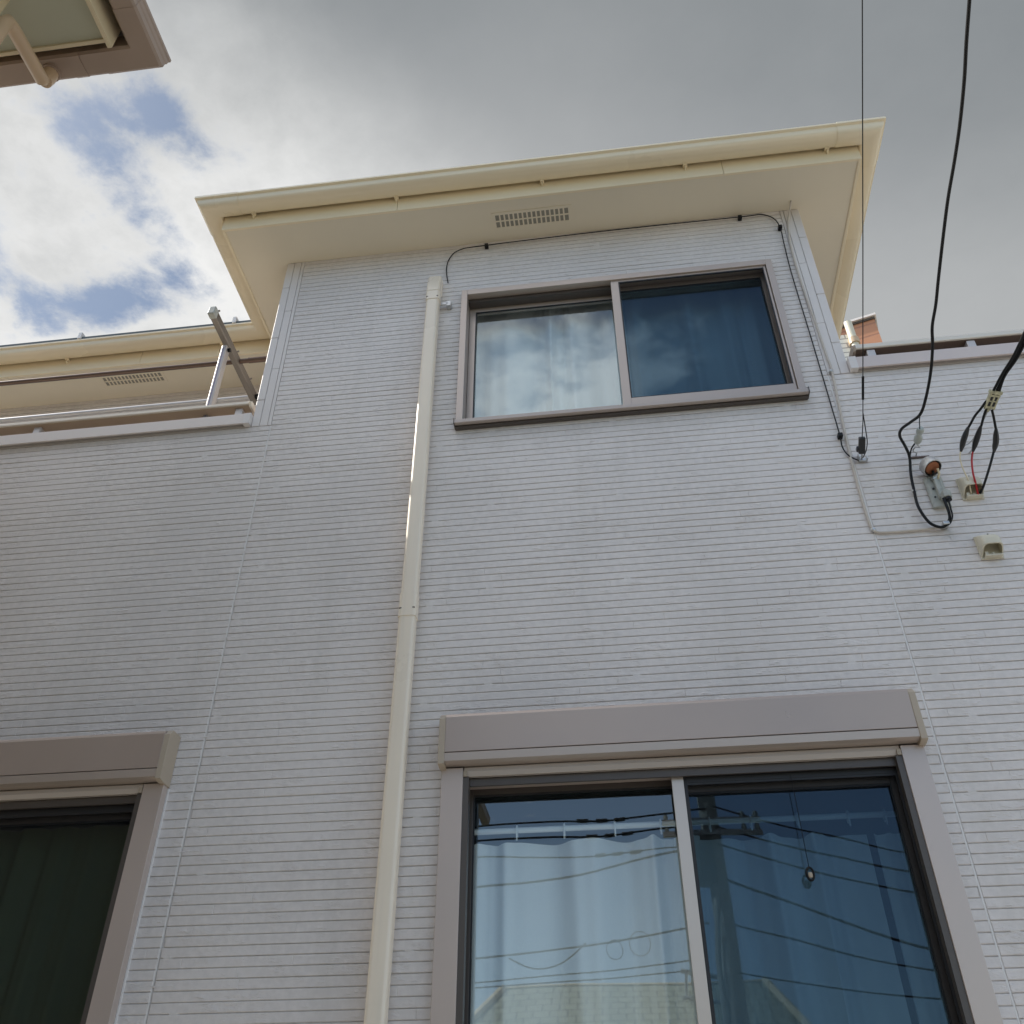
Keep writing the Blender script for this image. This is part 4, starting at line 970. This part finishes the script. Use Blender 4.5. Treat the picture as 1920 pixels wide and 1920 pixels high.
# ================================================================== across the street (seen in the glass)
oh = empty('opposite_house', (0, -18, 0)); tag(oh, 'low house with a grey-green tiled roof, mirrored in the big lower window', 'house')
MB().box(-5.0, 3.2, -22, -13.2, 0, 3.2).build('wall', M['oppwall'], oh)
k = MB(); k.quad((-3.9, -12.6, 2.9), (3.1, -12.6, 2.9), (2.35, -16, 5.05), (-2.65, -16, 5.05)); k.quad((-3.9, -19.4, 2.9), (3.1, -19.4, 2.9), (2.35, -16, 5.05), (-2.65, -16, 5.05))
k.poly([(-3.9, -12.6, 2.9), (-3.9, -19.4, 2.9), (-2.65, -16, 5.05)]); k.poly([(3.1, -12.6, 2.9), (3.1, -19.4, 2.9), (2.35, -16, 5.05)])
ro = k.build('roof', M['opproof'], oh)
k = MB()
for a, c in (((2.35, -16, 5.07), (3.1, -12.6, 2.93)), ((-2.65, -16, 5.07), (-3.9, -12.6, 2.93))): k.tube([a, c], .07, 8)
k.tube([(-2.65, -16, 5.06), (2.35, -16, 5.06)], .03, 8); k.build('ridge_cap', M['nb_fascia'], ro)
MB().box(-1.4, .2, -13.18, -13.1, 1.0, 2.2).build('window', M['glass_dark'], oh)
up_pole = empty('utility_pole', (1.36, -11.9, 0)); tag(up_pole, 'concrete utility pole with transformer, mirrored in the right pane of the big lower window', 'utility pole')
MB().tube([(1.42, -11.9, 0), (1.36, -11.9, 5.5), (1.31, -11.9, 11)], .19, 18, r1=.115).build('pole_shaft', M['concrete'], up_pole, smooth=True)
for z in (6.62, 6.42, 7.6):
    MB().box(.55, 2.1, -11.80, -11.72, z, z+.08).build('cross_arm', M['steel'], up_pole)
k = MB()
for z in (6.70, 6.50, 7.68):
    for x in (.62, .85, 1.85, 2.04): k.lathe([(0, 0), (.035, .01), (.045, .05), (.03, .09), (0, .11)], (x, -11.76, z), (0, 0, 1), 8)
k.build('insulator', M['porcelain'], up_pole, smooth=True)
MB().lathe([(0, 0), (.20, 0), (.22, .05), (.22, .60), (.16, .68), (0, .70)], (1.14, -11.82, 5.70), (0, 0, 1), 18).build('transformer', M['darkalu'], up_pole, smooth=True)
MB().tube([(1.30, -11.7, 5.6), (1.18, -11.66, 4.6), (1.20, -11.66, 3.0)], .045, 8).build('riser_pipe', M['concrete'], up_pole, smooth=True)
k = MB(); k.tube([(1.3, -11.8, 4.35), (.62, -11.8, 4.50)], .035, 8); k.tube([(1.3, -11.8, 4.0), (.62, -11.8, 4.12)], .035, 8); k.tube([(.70, -11.8, 4.5), (.66, -11.8, 4.1)], .022, 8)
k.build('step_bracket', M['steel'], up_pole)
W = [((-2.60,6.72),(1.08,6.85),.022),((-2.60,6.48),(1.05,6.61),.022),((-2.59,6.22),(1.01,6.27),.018),((-2.58,5.72),(1.01,6.25),.026),((-2.55,4.74),(.87,5.10),.022),((-2.55,4.41),(.82,4.65),.016),((-2.54,4.34),(.80,4.51),.016),
     ((1.47,6.87),(4.43,5.98),.020),((1.47,6.54),(4.36,5.70),.022),((1.47,6.25),(4.34,5.40),.022),((1.52,5.71),(4.37,4.59),.030),((1.55,5.05),(4.39,4.30),.020),((1.49,4.42),(4.33,3.97),.016)]
nm = ['highest', 'second highest', 'third highest', 'steeply rising thick', 'lower thick', 'second lowest', 'lowest']
nr_ = ['highest', 'second highest', 'third highest', 'thickest', 'second lowest', 'lowest']
for i, ((xa, za), (xb, zb_), r_) in enumerate(W):
    s_ = (zb_-za)/(xb-xa)
    if i < 7: A2, B2 = (xa-7, za-7*s_*.7), (xb+.25, zb_)
    else: A2, B2 = (xa-.05, za), (xb+9, zb_+9*s_*.15)
    pts = []
    for t in range(13):
        u = t/12; x = A2[0]+(B2[0]-A2[0])*u
        z = za+(x-xa)*s_ if xa <= x <= xb else (za+(x-xa)*s_*(.7 if i < 7 else 1) if x < xa else zb_+(x-xb)*s_*.15)
        z -= .06*math.sin(math.pi*max(0, min(1, (x-xa)/(xb-xa))))
        pts.append((x, -11.74, z))
    o = MB().tube(pts, r_*.72, 6, smooth=3).build('overhead_wire', M['black'], smooth=True)
    tag(o, ('%s overhead wire reflected in the left pane of the big lower window' % nm[i]) if i < 7 else ('%s overhead wire reflected right of the pole in the lower window' % nr_[i-7]), 'wire', 'street wires mirrored in the glass')
    if i in (0, 1, 2):
        k = MB()
        for x in (-.75, -.45, -.15):
            xx = x+.12*i; zc = za+(xx-xa)*s_-.055
            k.tube([(xx-.09, -11.74, zc), (xx, -11.74, zc), (xx+.09, -11.74, zc+.01)], .032, 8)
        k.build('wire_sleeve', M['tape'], o)
k = MB()
k.tube([(.05+.16*math.cos(a), -11.72, 4.88+.17*math.sin(a)) for a in [R(18*i) for i in range(21)]], .007, 6)
k.tube([(-.35+.13*math.cos(a), -11.72, 4.80+.14*math.sin(a)) for a in [R(18*i) for i in range(21)]], .007, 6)
k.tube([(-2.0, -11.72, 4.72), (-1.6, -11.72, 4.55), (-1.2, -11.72, 4.6), (-.8, -11.72, 4.9)], .012, 6, smooth=5)
k.build('wire_coil', M['black'])
tag(bpy.data.objects['wire_coil'], 'spare loops of cable hanging from the wires, mirrored low in the left pane', 'cable')
